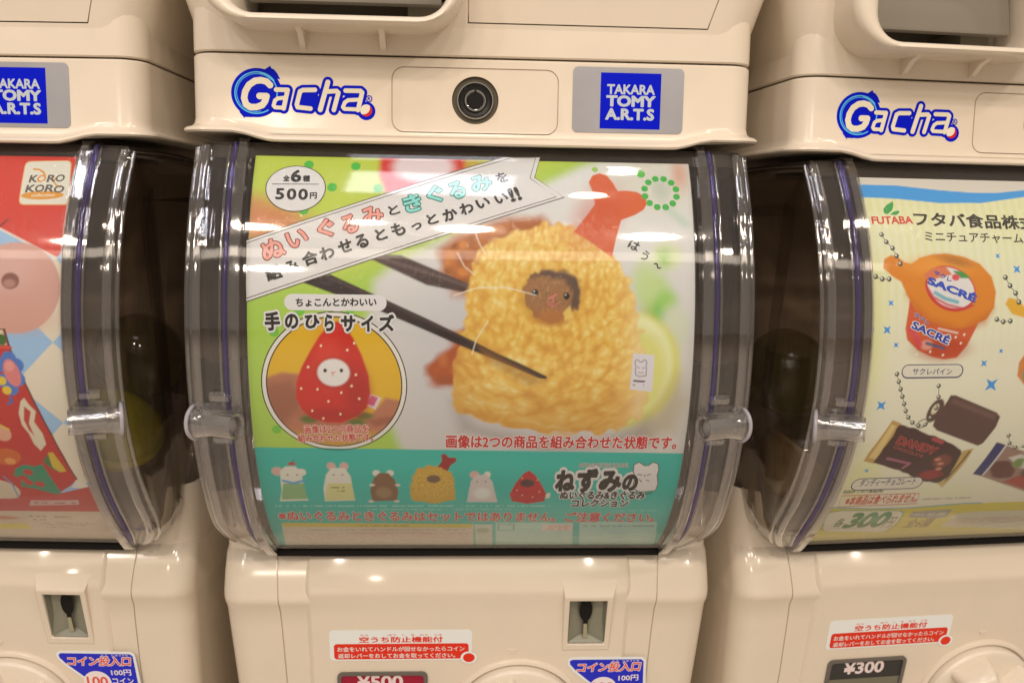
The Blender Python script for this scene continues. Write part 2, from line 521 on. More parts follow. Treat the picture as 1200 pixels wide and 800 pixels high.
XM = 0.1235
def pinch(x, z):
    """towards the foot the drum's ends curve in until they meet the ridge beside the poster"""
    if abs(x) <= XM: return x
    k = 1.0
    if z < -0.272: k = math.sqrt(max(0.03, 1-((-0.272-z)/0.0335)**2))
    return math.copysign(XM+(abs(x)-XM)*k, x)
def drum_ring(x, d):
    return [(pinch(x, z), y, z) for y, z in drum_profile(d)]
def loop_rib(x, out, w, flat=False, sink=0.0, n=7):
    """a moulded rib that runs right round the drum at x, standing 'out' proud of it"""
    rings = []; base = drum_profile(sink); outer = drum_profile(sink-out); inner = drum_profile(sink+0.0012)
    for b0, o0, i0 in zip(base, outer, inner):
        b0, o0, i0 = map(np.array, (b0, o0, i0)); rg = []
        if flat:
            for dx, p in ((-w, i0), (-w, b0+(o0-b0)*0.75), (-w*0.7, o0), (w*0.7, o0), (w, b0+(o0-b0)*0.75), (w, i0)):
                rg.append((pinch(x, b0[1])+dx, p[0], p[1]))
        else:
            for k in range(n*2):
                t = 2*math.pi*k/(n*2); s_ = math.sin(t); p = b0+(o0-b0)*s_ if s_ > 0 else b0-(i0-b0)*s_
                rg.append((pinch(x, b0[1])+w*math.cos(t), p[0], p[1]))
        rings.append(rg)
    n = len(rings[0]); m = len(rings); V = [p for r in rings for p in r]
    F = [(i*n+j, i*n+(j+1) % n, ((i+1) % m)*n+(j+1) % n, ((i+1) % m)*n+j) for i in range(m) for j in range(n)]
    return V, F

def ring_lathe(prof, centre, ax, n=40, surf=None):
    """lathe (radius, out) pairs round an axis given by two in-plane vectors and a normal"""
    e1, e2, nn = ax; V, F = [], []
    for r, o in prof:
        for i in range(n):
            t = 2*math.pi*i/n
            V.append(tuple(centre[k]+r*(math.cos(t)*e1[k]+math.sin(t)*e2[k])+o*nn[k] for k in range(3)))
    m = len(prof)
    for i in range(m-1):
        for j in range(n):
            F.append((i*n+j, i*n+(j+1) % n, (i+1)*n+(j+1) % n, (i+1)*n+j))
    F.append(tuple(range(n))[::-1]); F.append(tuple((m-1)*n+j for j in range(n)))
    return V, F
AX_LID = ((1, 0, 0), (0, 0, 1), (0, -1, 0))

def logo(parent):
    """the swirl-and-capsule wordmark: blue body, sky-blue swirl lines, cream italic letters, red and white ball"""
    # drawn in units of 0.1183 mm; origin at the left of the wordmark
    def to(x, y): return (-136.9+(x-280)*0.1183, -23.7-(y-447)*0.1183)
    G = [(466, 396), (450, 380), (424, 374), (396, 378), (368, 397), (350, 427), (344, 458), (352, 486), (372, 499), (400, 499), (428, 489), (442, 470), (449, 447), (416, 447)]
    letters = [(G, 15), ([(494, 416), (548, 416), (528, 502)], 10.5), ([(540, 452), (502, 456), (488, 466), (481, 490), (488, 498), (530, 499)], 9),
               ([(676, 413), (620, 415), (606, 422), (590, 482), (594, 495), (654, 500)], 10.5),
               ([(737, 376), (700, 504)], 11.5), ([(724, 420), (778, 416), (786, 424), (764, 504)], 10.5),
               ([(820, 413), (890, 413), (898, 420), (878, 502)], 10.5), ([(890, 453), (832, 457), (816, 468), (807, 490), (814, 498), (880, 499)], 9)]
    def dl(X, Y, grow=0.0):
        d = np.full(X.shape, 1e9)
        for p, w in letters: d = np.minimum(d, d_seg(X, Y, p)-w-grow)
        return d
    def blue(X, Y):
        d = np.minimum(dl(X, Y, 14), d_ell(X, Y, 402, 432, 119, 113, -18))
        d = np.minimum(d, d_poly(X, Y, [(440, 325), (468, 307), (474, 319), (484, 322), (500, 340), (514, 368), (470, 360)]))
        d = np.minimum(d, d_poly(X, Y, [(352, 340), (312, 372), (291, 406), (301, 402), (298, 440), (330, 400)]))
        d = np.minimum(d, d_poly(X, Y, [(318, 520), (348, 556), (343, 545), (380, 546), (400, 530)]))
        d = np.minimum(d, d_poly(X, Y, [(600, 420), (690, 420), (690, 500), (590, 500)]))
        return np.minimum(d, d_ell(X, Y, 917, 505, 43, 43))
    def arc(rx, ry, a0, a1, w):
        pts = []
        for i in range(40):
            t = R_(a0+(a1-a0)*i/39); a, b = rx*math.cos(t), ry*math.sin(t); c, s = math.cos(R_(-18)), math.sin(R_(-18))
            pts.append((402+a*c-b*s, 432+a*s+b*c))
        return lambda X, Y: d_seg(X, Y, pts)-w
    def put(name, fn, bounds, off, mat, step=2.5):
        V, F = contour(fn, *bounds, step)
        return lay(name, ([to(*v) for v in V], F), on_lid, off, mat, parent)
    b = put('wordmark_body', blue, (270, 1000, 295, 570), 0.00012, LOGOBLUE, 2.0)
    lt = put('letters', dl, (300, 960, 340, 530), 0.0003, inkm(225, 200, 170, 0.35), 2.0)
    put('swirl', arc(101, 95, 75, 342, 2.8), (270, 560, 300, 570), 0.0002, inkm(90, 175, 235, 0.35), 1.5)
    put('swirl', arc(93, 87, 95, 335, 2.0), (270, 560, 300, 570), 0.0002, inkm(70, 150, 230, 0.35), 1.4)
    put('swirl', arc(97, 92, -62, 55, 2.6), (270, 560, 300, 570), 0.00024, inkm(90, 175, 235, 0.35), 1.5)
    put('ball', lambda X, Y: d_ell(X, Y, 917, 503, 28, 28), (880, 950, 470, 540), 0.0002, inkm(228, 205, 180, 0.35))
    put('ball', lambda X, Y: np.maximum(d_ell(X, Y, 917, 503, 28, 28), -d_ell(X, Y, 904, 490, 31, 31)), (880, 950, 470, 540), 0.00032, inkm(200, 20, 25, 0.35))
    put('registered_mark', lambda X, Y: np.abs(d_ell(X, Y, 930, 448, 14, 14))-2.2, (905, 955, 425, 470), 0.0002, LOGOBLUE, 1.5)
    letter(parent, 'R', to(924, 455), to(937, 455), 1.7, on_lid, 0.0002, LOGOBLUE, 0.02)

def cabinet_machine(label):
    t = thing('capsule_machine', label, 'vending machine', *SPOTS['c'], 'capsule machines standing in a row', 0.0)
    # ---- lid: the cream band with the wordmark, lock and maker's plate
    flat = lambda z: (lambda k: z)
    dip = lambda z: (lambda k: z-0.0048*k)
    rings = [plan(HW-0.001, 0.001, 0.33, 0.014, flat(-0.0007)), plan(HW, 0.0, 0.33, 0.015, flat(-0.0017)),
             plan(HW, 0.0, 0.33, 0.015, dip(-0.0355)), plan(HW+0.0006, -0.0006, 0.33, 0.015, dip(-0.0385), 0.0002),
             plan(HW+0.0020, -0.0022, 0.33, 0.0155, dip(-0.0402), 0.0008), plan(HW+0.0042, -0.0046, 0.33, 0.016, dip(-0.0408), 0.0012),
             plan(HW+0.0052, -0.0056, 0.33, 0.016, dip(-0.0418), 0.0014), plan(HW+0.0054, -0.0058, 0.33, 0.016, dip(-0.0430), 0.0014),
             plan(HW+0.0046, -0.0050, 0.33, 0.016, dip(-0.0440), 0.0014), plan(HW+0.003, -0.003, 0.33, 0.016, dip(-0.0443), 0.0012)]
    lid = obj('lid', *loft(rings), IVORY, t, True, 40)
    # groove round the lock panel, and the lock's hole
    o_, i_ = rrect(-47.4, 47.1, -42.0, -5.6, 7), rrect(-46.8, 46.5, -41.4, -6.2, 6.4)
    V, F = tri_fill([o_, i_]); n = len(V)
    P = [on_lid(u, v, 0.002) for u, v in V]+[on_lid(u, v, -0.0012) for u, v in V]
    FF = list(F)+[tuple(i+n for i in f[::-1]) for f in F]; k = 0
    for lp in (o_, i_):
        m = len(lp)
        for i in range(m): FF.append((k+i, k+i+n, k+(i+1) % m+n, k+(i+1) % m))
        k += m
    hole = ring_lathe([(0.0132, 0.004), (0.0132, -0.0035)], (-0.0002, 0, -0.0234), AX_LID, 48)
    bool_cut(lid, [(P, FF), hole])
    lock = obj('lock', *ring_lathe([(0.0131, -0.0034), (0.0131, -0.0028), (0.0103, -0.0028), (0.0103, -0.0014), (0.0088, -0.0010),
                (0.0086, -0.0016), (0.0060, -0.0020), (0.0057, -0.0010), (0.0001, -0.0010)], (-0.0002, 0, -0.0234), AX_LID, 48), BLACKMETAL, t, True, 30)
    obj('lock_recess_shade', *ring_lathe([(0.01315, -0.0026), (0.01315, -0.0022), (0.0106, -0.0022), (0.0106, -0.0026)], (-0.0002, 0, -0.0234), AX_LID, 48), RECESS_SHADE, lock, True, 30)  # ring carrying the recess's painted shade
    obj('lock_ring', *ring_lathe([(0.0105, -0.0024), (0.0105, -0.0002), (0.0102, 0.0002), (0.0097, 0.0002), (0.0094, -0.0003), (0.0094, -0.0024)], (-0.0002, 0, -0.0234), AX_LID, 48), CHROME, lock, True, 30)
    obj('lock_barrel', *ring_lathe([(0.0062, -0.0018), (0.0062, -0.0004), (0.0059, 0.0), (0.0054, 0.0), (0.0051, -0.0005), (0.0049, -0.0006), (0.0049, -0.0018)], (-0.0002, 0, -0.0234), AX_LID, 40), CHROME, lock, True, 30)
    obj('lock_core', *ring_lathe([(0.0047, -0.002), (0.0047, -0.0005), (0.0042, -0.0001), (0.0001, -0.0001)], (-0.0002, 0, -0.0234), AX_LID, 40), BLACK, lock, True, 30)
    obj('key_slot', *box(-0.0008, 0.0004, -0.0003, 0.0004, -0.0186, -0.0168), BLACKMETAL, lock, False)
    # ---- wordmark and maker's plate
    wm = thing_part('wordmark', t); logo(wm)
    gp = plate('maker_plate', rrect(55.1, 118.8, -39.7, -3.3, 3), on_lid, 0.00005, 0.0003, GREYPLATE, t)
    plate('blue_square', [(71.0, -37.4), (105.6, -37.4), (105.6, -6.3), (71.0, -6.3)], on_lid, 0.00036, 0.00012, LOGOBLUE, gp)
    gm = inkm(182, 176, 172, 0.4)
    letter(gp, 'TAKARA', (74.9, -17.9), (101.9, -17.9), 5.0, on_lid, 0.0005, gm, 0.035)
    letter(gp, 'TOMY', (74.8, -24.7), (102.2, -24.7), 5.6, on_lid, 0.0005, gm, 0.05)
    letter(gp, 'A.R.T.S', (74.4, -32.2), (101.8, -32.2), 5.9, on_lid, 0.0005, gm, 0.045)
    # ---- clear drum
    xs = [(-0.1572, 0.030), (-0.1572, 0.012), (-0.1566, 0.0065), (-0.1550, 0.0030), (-0.1525, 0.0010), (-0.149, 0.0003), (-0.131, 0.0), (-0.124, 0.0)]
    xs = xs+[(-0.06, 0.0), (0.0, 0.0), (0.06, 0.0)]+[(-x, d) for x, d in xs[::-1]]
    V1, F1 = loft([drum_ring(x, d) for x, d in xs])
    V2, F2 = loft([drum_ring(x*0.986, d+0.0022) for x, d in xs])
    cover = obj('drum_cover', *merge((V1, F1), (V2, [f[::-1] for f in F2])), [CLEAR, CLEAREND], t, True, 50, False)
    me = cover.data
    mi = [1 if abs(p.center.x) > 0.1245 or p.center.y > 0.05 else 0 for p in me.polygons]
    me.polygons.foreach_set('material_index', mi)
    for s in (-1, 1):
        obj('drum_ridge', *loop_rib(s*0.1290, 0.0036, 0.0030, True), RIBCLEAR, t, True, 40)
        obj('drum_ridge', *loop_rib(s*0.1340, 0.0014, 0.0014), RIBVIOLET, t)
        obj('drum_rib', *loop_rib(s*0.1368, 0.0004, 0.0008), RIBCLEAR, t)
        obj('drum_rib', *loop_rib(s*0.1500, 0.0008, 0.0026, False, 0.0003), RIBCLEAR, t)
        obj('end_rim', *loop_rib(s*0.1548, 0.0012, 0.0016, False, 0.0030), RIBCLEAR, t)
        # clasp: a frosted block on the ridge and a short clear tube that points outwards
        a = -0.235; r = CR+0.006
        cl = obj('clasp', *clasp_block(s), CLASPCLEAR, t)
        obj('clasp_wing', *clasp_pad(s, -0.345, -0.312), CLASPCLEAR, cl)
        obj('clasp_wing', *clasp_pad(s, -0.204, -0.171), CLASPCLEAR, cl)
        obj('clasp_tube', *clasp_tube(s), CLASPCLEAR, cl)
        obj('clasp_core', *clasp_core(s), FROST, cl)
        obj('clasp_ring', *clasp_ring(s), RINGMAT, cl)
    # dark liner at the back of the drum, and the seal under it
    L0 = [p for p in drum_profile(0.004)]
    k0 = 54; back = L0[k0:]
    V, F = [], []
    for x in (-0.152, 0.152):
        V += [(x, y, z) for y, z in back]+[(x, y+0.002, z-0.001) for y, z in back]
    m = len(back); 
    for b0, fl in ((0, 1), (m, -1)):
        for i in range(m-1):
            q = (b0+i, b0+i+1, b0+2*m+i+1, b0+2*m+i); F.append(q[::fl])
    for i in (0, m-1): F.append((i, m+i, 3*m+i, 2*m+i))
    obj('drum_liner', V, F, DARK, t)
    obj('drum_seal', *box(-0.1245, 0.1245, 0.0455, 0.07, -0.3078, -0.3040), BLACK, t, False)
    obj('top_bar', *box(-0.150, 0.150, 0.004, 0.05, -0.0575, -0.0490), TOPBAR, t, False)
    # ---- coin cabinet below
    def yf(z): return YL+SL*(ZL-z)+0.0025
    prof = [(-0.3005, 0.115, 0.010), (-0.3035, 0.085, 0.004), (-0.3075, 0.0565, 0.0012), (-0.3115, 0.0535, 0.0004), (-0.3230, 0.0487, 0), (-0.3335, 0.04545, 0), (-0.3360, 0.0450, 0), (-0.3380, 0.0450, 0), (-0.3398, 0.0455, 0), (-0.3415, 0.0462, 0.0)]
    prof += [(z, yf(z), 0.0003-(z+0.34)*0.05) for z in (-0.347, -0.36, -0.40, -0.45, -0.55)]+[(-H0, yf(-0.56), 0.012)]
    rings = [plan(HW+0.0022-ins, y, 0.33, 0.016, flat(z)) for z, y, ins in prof]
    cab = obj('coin_cabinet', *loft(rings), IVORY2, t, True, 40)
    cut = []
    for s in (-1, 1):
        def strip(dy):
            return [[(s*(0.1262+dx+0.004*math.sin((z+0.30)*14)), y+dy, z) for dx in (-0.0004, 0.0004)] for z, y, _ in [(-0.30, 0.11, 0)]+prof[2:]]
        a_, b_ = strip(-0.02), strip(0.0012)
        cut.append(loft([[p[0], p[1], q[1], q[0]] for p, q in zip(a_, b_)]))
    bool_cut(cab, cut)
    # shoulders that cradle the curved-in ends of the drum
    for s in (-1, 1):
        pg = [(0.1262, -0.3095), (0.1602, -0.3095), (0.1604, -0.270), (0.1592, -0.2672), (0.1574, -0.2712), (0.1535, -0.2865), (0.1460, -0.2975), (0.1360, -0.3035), (0.1275, -0.3052)]
        rg = []
        for y, xo, k in ((0.0566, 0.1470, 0.985), (0.0578, 0.1510, 0.99), (0.0600, 0.1550, 1.0), (0.0640, 0.1590, 1.0), (0.0680, 0.1608, 1.0), (0.0740, 0.1618, 1.0), (0.329, 0.1620, 1.0)):
            rg.append([(s*(0.1262+(x-0.1262)*(xo-0.1262)/(0.1604-0.1262)), y, -0.3095+(z+0.3095)*k) for x, z in pg])
        obj('shoulder', *loft(rg), IVORY2, cab, True, 40)
    # raised middle of the front
    def pan(x, lift):
        return [(x, y-0.0025*lift+(0.0006 if lift < 1 else 0), z) for z, y, _ in [(-0.3105, 0.0545, 0), (-0.3200, 0.0495, 0), (-0.3278, 0.0465, 0), (-0.3298, 0.0459, 0), (-0.3314, 0.0457, 0), (-0.3330, 0.0459, 0), (-0.3350, 0.0463, 0)]+[(z, yf(z), 0) for z in (-0.342, -0.35, -0.37, -0.40, -0.44, -0.50, -0.55)]]
    cols = [(-0.1068, 0), (-0.1058, 0.55), (-0.1048, 0.9), (-0.1035, 1.0), (-0.05, 1.0), (0.0, 1.0), (0.03, 1.0), (0.06, 1.0), (0.1035, 1.0), (0.1048, 0.9), (0.1058, 0.55), (0.1068, 0)]
    V, F = loft([pan(x, l) for x, l in cols], closed=False, cap0=False, cap1=False)
    nv = len(V); npz = len(pan(0, 0)); nc = len(cols)
    V2 = [(x, y+0.004, z) for x, y, z in V]
    F2 = [tuple(i+nv for i in f[::-1]) for f in F]
    edge = [i for i in range(npz)]+[c*npz+npz-1 for c in range(1, nc)]+[(nc-1)*npz+i for i in range(npz-2, -1, -1)]+[c*npz for c in range(nc-2, 0, -1)]
    F3 = [(edge[i], edge[(i+1) % len(edge)], edge[(i+1) % len(edge)]+nv, edge[i]+nv) for i in range(len(edge))]
    panel = obj('front_panel', V+V2, F+F2+F3, IVORY2, t, True, 40)
    # coin slot: a square block with a recessed grey funnel and a dark keyhole
    x0, x1, z0, z1 = 62.8, 94.7, -377.5, -334.2
    def fp(u, v, o): return on_front(u, v, o)
    cutv = [fp(u, v, 0.02) for u, v in ((x0+3.5, z0+5.2), (x1-3.5, z0+5.2), (x1-3.5, z1-3.2), (x0+3.5, z1-3.2))]+[fp(u, v, -0.0088) for u, v in ((x0+3.5, z0+5.2), (x1-3.5, z0+5.2), (x1-3.5, z1-3.2), (x0+3.5, z1-3.2))]
    cutf = [(0, 1, 2, 3), (7, 6, 5, 4), (0, 4, 5, 1), (1, 5, 6, 2), (2, 6, 7, 3), (3, 7, 4, 0)]
    bool_cut(panel, [(cutv, cutf)]); bool_cut(cab, [(cutv, cutf)])
    # the block: flush at its foot, proud at the top, running back into the bend
    outer = [(x0, z0), (x1, z0), (x1, z1), (x0, z1)]; inner = [(x0+3.5, z0+5.2), (x1-3.5, z0+5.2), (x1-3.5, z1-3.2), (x0+3.5, z1-3.2)]
    offs = (0.0004, 0.0004, 0.0040, 0.0040)
    V = [fp(u, v, o) for (u, v), o in zip(outer, offs)]
    V += [fp(u, v, o0-(o0-o1)*0.12) for (u, v), o0, o1 in zip(inner, (0.0008, 0.0008, 0.0037, 0.0037), (0, 0, 0, 0))]
    V += [fp(u, v, -0.0040) for u, v in outer]+[fp(u, v, -0.0040) for u, v in inner]
    top = [(x0*0.001-0.004, 0.0475, -0.3195), (x1*0.001+0.006, 0.0475, -0.3195)]
    F = [(0, 1, 5, 4), (1, 2, 6, 5), (2, 3, 7, 6), (3, 0, 4, 7)]
    F += [(4, 5, 13, 12), (5, 6, 14, 13), (6, 7, 15, 14), (7, 4, 12, 15), (0, 8, 9, 1), (8, 12, 13, 9), (9, 13, 14, 10), (10, 14, 15, 11), (11, 15, 12, 8)]
    nb = len(V); V += [top[0], top[1]]
    F += [(3, 2, nb+1, nb), (1, 9, 10, nb+1, 2), (0, 3, nb, 11, 8), (nb, nb+1, 10, 11)]
    slot = obj('coin_slot', V, F, IVORY2, t, True, 40)
    md = slot.modifiers.new('b', 'BEVEL'); md.width = 0.0007; md.segments = 2; md.limit_method = 'ANGLE'; md.angle_limit = R_(30)
    # funnel
    xa, xb, za, zb = x0+3.5, x1-3.5, z0+5.2, z1-3.2; xm = (xa+xb)/2
    q = lambda u, v, o: fp(u, v, o)
    V = [q(xa, zb, 0.0012), q(xb, zb, 0.0012), q(xb, za, -0.0015), q(xa, za, -0.0015),
         q(xa+1.6, zb-0.4, -0.0050), q(xb-1.6, zb-0.4, -0.0050), q(xb-1.6, zb-20.5, -0.0040), q(xa+1.6, zb-20.5, -0.0040),
         q(xm-3.4, za+3.0, -0.0060), q(xm+2.4, za+3.0, -0.0060), q(xm-3.0, zb-4, -0.0075), q(xm+2.6, zb-4, -0.0075)]
    F = [(0, 4, 7, 3), (1, 2, 6, 5), (3, 7, 8), (2, 9, 6), (3, 8, 9, 2), (0, 1, 5, 4), (4, 10, 8, 7), (5, 6, 9, 11), (4, 5, 11, 10), (10, 11, 9, 8)]
    fun = obj('funnel', V, F, SLOTMETAL, slot, True, 20)
    key = lambda X, Y: np.minimum(d_ell(X, Y, xm-0.6, zb-11.5, 4.3, 8.6), d_poly(X, Y, [(xm-2.2, zb-16), (xm+1.1, zb-16), (xm+1.3, za+4.5), (xm-1.8, za+4.5)]))
    V, F = contour(key, xa, xb, za, zb, 0.5)
    lay('keyhole', (V, F), on_front, -0.0038, BLACK, slot)
    sl = [(xm-1.7, zb-22), (xm+0.7, zb-22), (xm+1.3, za+2.0), (xm-1.6, za+2.0)]
    plate('coin_rail', sl, on_front, -0.0042, 0.0009, RAILM, slot)
    # knob and its ring
    kc = fp(34.0, -429.5, 0.0)
    e2 = tuple(np.array(fp(0, 1, 0))-np.array(fp(0, 0, 0))); e2 = tuple(np.array(e2)/np.linalg.norm(e2))
    ax = ((1, 0, 0), e2, (0, -_ln, -SL*_ln))
    kr = obj('knob_ring', *ring_lathe([(0.0470, -0.002), (0.0466, 0.0016), (0.0455, 0.0026), (0.0440, 0.0028), (0.0430, 0.0020), (0.0427, -0.002)], kc, ax, 72), IVORY, t, True, 40)
    kn = obj('knob', *ring_lathe([(0.0422, -0.001), (0.0420, 0.0062), (0.0408, 0.0080), (0.0380, 0.0090), (0.0001, 0.0100)], kc, ax, 72), KNOBM, t, True, 30)
    for ang in (28, 118, 208, 298):
        c_, s_ = math.cos(R_(ang)), math.sin(R_(ang))
        def wp(r, w, o): return tuple(kc[k]+(r*c_-w*s_)*ax[0][k]+(r*s_+w*c_)*ax[1][k]+o*ax[2][k] for k in range(3))
        rg = []
        for r, w, h in ((0.0, 0.010, 0.030), (0.014, 0.0085, 0.031), (0.026, 0.0105, 0.030), (0.034, 0.0125, 0.027), (0.0375, 0.0115, 0.021)):
            rg.append([wp(r, -w*1.25, 0.006), wp(r, -w, h-0.004), wp(r, -w*0.75, h), wp(r, w*0.75, h), wp(r, w, h-0.004), wp(r, w*1.25, 0.006)])
        g = obj('grip_wing', *loft(rg), KNOBM, kn, True, 50)
        md = g.modifiers.new('b', 'BEVEL'); md.width = 0.0025; md.segments = 3; md.limit_method = 'ANGLE'; md.angle_limit = R_(35)
    plate('knob_mark', [(25.8, -376.2), (32.6, -376.2), (30.6, -379.0), (27.8, -379.0)], on_front, -0.0004, 0.0009, IVORY, t)
    return t

def thing_part(name, parent):
    o = bpy.data.objects.new(name, None); COL.objects.link(o); o.parent = parent; o.empty_display_size = 0.02
    return o
def drumpt(x, a, r): return (x, CY-r*math.cos(a), CZ+r*math.sin(a))
def clasp_block(s):
    rg = []
    for x, h in ((0.1300, 0.0045), (0.1312, 0.0058), (0.1470, 0.0058), (0.1485, 0.0045)):
        r0, r1 = CR+0.0036, CR+0.0042+h
        rg.append([drumpt(s*x, -0.305, r0), drumpt(s*x, -0.297, r1), drumpt(s*x, -0.215, r1), drumpt(s*x, -0.207, r0)])
    return loft(rg)
def clasp_pad(s, a0, a1):
    rg = []
    for x, h in ((0.1322, 0.0015), (0.1332, 0.0030), (0.1420, 0.0026), (0.1440, 0.0010)):
        r0, r1 = CR+0.0036, CR+0.0044+h
        rg.append([drumpt(s*x, a0, r0), drumpt(s*x, a0+0.008, r1), drumpt(s*x, a1-0.008, r1), drumpt(s*x, a1, r0)])
    return loft(rg)
TUBE = (0.90, 0.436)
def along(s, l, q, dz):
    """a point of the clasp's tube: l along it, q across, dz up"""
    yc, zc = drumpt(0, -0.258, CR+0.0140)[1:]; dx, dy = TUBE
    return (s*(0.1280+l*dx+q*dy), yc+l*dy-q*dx, zc+dz)
def clasp_tube(s):
    """hollow clear tube, its flared open end pointing outwards and back"""
    V, F = [], []; n = 28
    prof = [(0.000, 0.0066), (0.014, 0.0064), (0.022, 0.0072), (0.0275, 0.0086), (0.0283, 0.0082), (0.0265, 0.0070), (0.015, 0.0052), (0.001, 0.0050)]
    for l, r in prof:
        for i in range(n):
            t = 2*math.pi*i/n
            V.append(along(s, l, r*math.cos(t), r*math.sin(t)*1.1))
    m = len(prof)
    for i in range(m):
        for j in range(n):
            F.append((i*n+j, i*n+(j+1) % n, ((i+1) % m)*n+(j+1) % n, ((i+1) % m)*n+j))
    return V, F
def clasp_ring(s):
    """the thick lip at the mouth of the tube"""
    V, F = [], []; n, m = 32, 10
    for i in range(n):
        t = 2*math.pi*i/n
        for j in range(m):
            u = 2*math.pi*j/m; r = 0.0084+0.0011*math.cos(u); l = 0.0275+0.0012*math.sin(u)
            V.append(along(s, l, r*math.cos(t), r*math.sin(t)*1.12))
            F.append((i*m+j, i*m+(j+1) % m, ((i+1) % n)*m+(j+1) % m, ((i+1) % n)*m+j))
    return V, F
def clasp_core(s):
    rg = []
    for l, r in ((0.0020, 0.0020), (0.0035, 0.0042), (0.010, 0.0046), (0.016, 0.0044), (0.0195, 0.0046), (0.021, 0.0030)):
        rg.append([along(s, l, r*math.cos(2*math.pi*i/14), r*math.sin(2*math.pi*i/14)) for i in range(14)])
    return loft(rg)

# stickers on the coin cabinet
def warning_sticker(t, dx=0.0):
    w = plate('warning_sticker', rrect(-92.5, 2.2, -384.2, -360.5, 3), on_front, 0.0001, 0.0002, inkm(224, 210, 198, 0.35), t)
    red, wh = inkm(215, 40, 15, 0.4), inkm(226, 205, 190, 0.4)
    lay('red_field', tri_fill([rrect(-89.6, 0.0, -383.0, -371.0, 2.2)]), on_front, 0.00036, red, w)
    letter(w, '空うち防止機能付', (-72.5, -370.0), (-17.5, -370.0), 4.4, on_front, 0.00036, red, 0.03)
    letter(w, 'から　　　　ぼう　し　き　のう　つき', (-72, -364.9), (-18, -364.9), 1.3, on_front, 0.00036, red, 0.01)
    letter(w, 'お金をいれてハンドルが回せなかったらコイン', (-87.3, -376.9), (-2.8, -376.9), 3.7, on_front, 0.00046, wh, 0.018)
    letter(w, '返却レバーをおしてお金を取ってください。', (-87.0, -382.0), (-9.0, -382.0), 3.6, on_front, 0.00046, wh, 0.018)
    lay('white_disc', tri_fill([ellipse(0.2, -382.2, 5.6, 4.9)]), on_front, 0.00052, inkm(224, 210, 198, 0.35), w)
    lay('red_dot', tri_fill([ellipse(0.2, -382.2, 3.9, 3.5)]), on_front, 0.0006, red, w)
    return w
def coin_sticker(t):
    loop = [(67, -385.5), (68.6, -383.6), (70.5, -383.0), (118, -383.0), (120.5, -384.6), (121, -387), (123.5, -432), (103, -432), (95, -418), (83, -405), (72, -395), (67.4, -389)]
    inner = [(68.6, -386), (70.3, -384.8), (117.4, -384.8), (119.2, -386.4), (121.4, -430), (104, -430), (96, -416.5), (84, -403.5), (73, -393.4), (69, -388.5)]
    w = plate('coin_sticker', loop, on_front, 0.0001, 0.0002, inkm(224, 210, 200, 0.35), t)
    lay('blue_field', tri_fill([inner]), on_front, 0.00036, inkm(28, 34, 170, 0.35), w)
    wh, pk = inkm(232, 205, 195, 0.4), inkm(220, 75, 55, 0.4)
    for nm, m, b, o in (('lettering_edge', wh, 0.075, 0.00044), ('lettering', pk, 0.02, 0.00052)):
        letter(w, 'コイン投入口', (74.0, -394.6), (117.6, -394.0), 7.2, on_front, o, m, b, 0.15, nm)
    letter(w, 'とう　にゅうぐち', (98, -386.6), (116, -386.6), 1.5, on_front, 0.00044, wh, 0.01)
    lay('price_disc', tri_fill([ellipse(92.5, -408, 9.6, 9.2)]), on_front, 0.00044, wh, w)
    letter(w, '100', (85.5, -411), (99.5, -411), 7.6, on_front, 0.00052, pk, 0.02)
    letter(w, '100円', (103, -402.2), (116.5, -401.8), 4.6, on_front, 0.00044, wh, 0.02)
    letter(w, 'コイン', (103, -409), (117.5, -408.8), 4.8, on_front, 0.00044, wh, 0.02)
    return w
def price_window(t, text, card, ink_):
    """a recessed frame with a price card behind a clear pane"""
    x0, x1, z1, z0 = -88.1, -27.5, -393.1, -432
    fr = plate('price_frame', rrect(x0, x1, z0, z1, 4), on_front, -0.002, 0.0034, noise_detail(principled('price_frame', (0.13, 0.115, 0.10), 0.35), 150, 0.05, 0.0005, (0.3, 0.4), 0.1), t, [rrect(x0+2.6, x1-2.6, z0+2.6, z1-2.4, 2.4)[::-1]])
    c = plate('price_card', [(x0+1.5, z0+1.5), (x1-1.5, z0+1.5), (x1-1.5, z1-1.5), (x0+1.5, z1-1.5)], on_front, 0.0001, 0.0002, card[1], fr)
    plate('price_band', [(x0+2.0, z0+ (22 if card[2] else 2)), (x1-2.0, z0+(22 if card[2] else 2)), (x1-2, z1-2), (x0+2, z1-2)], on_front, 0.00034, 0.0001, card[0], fr)
    letter(fr, text, (x0+13.5, z1-12.6), (x1-17.0, z1-12.4), 9.6, on_front, 0.0005, ink_, 0.03)
    return fr

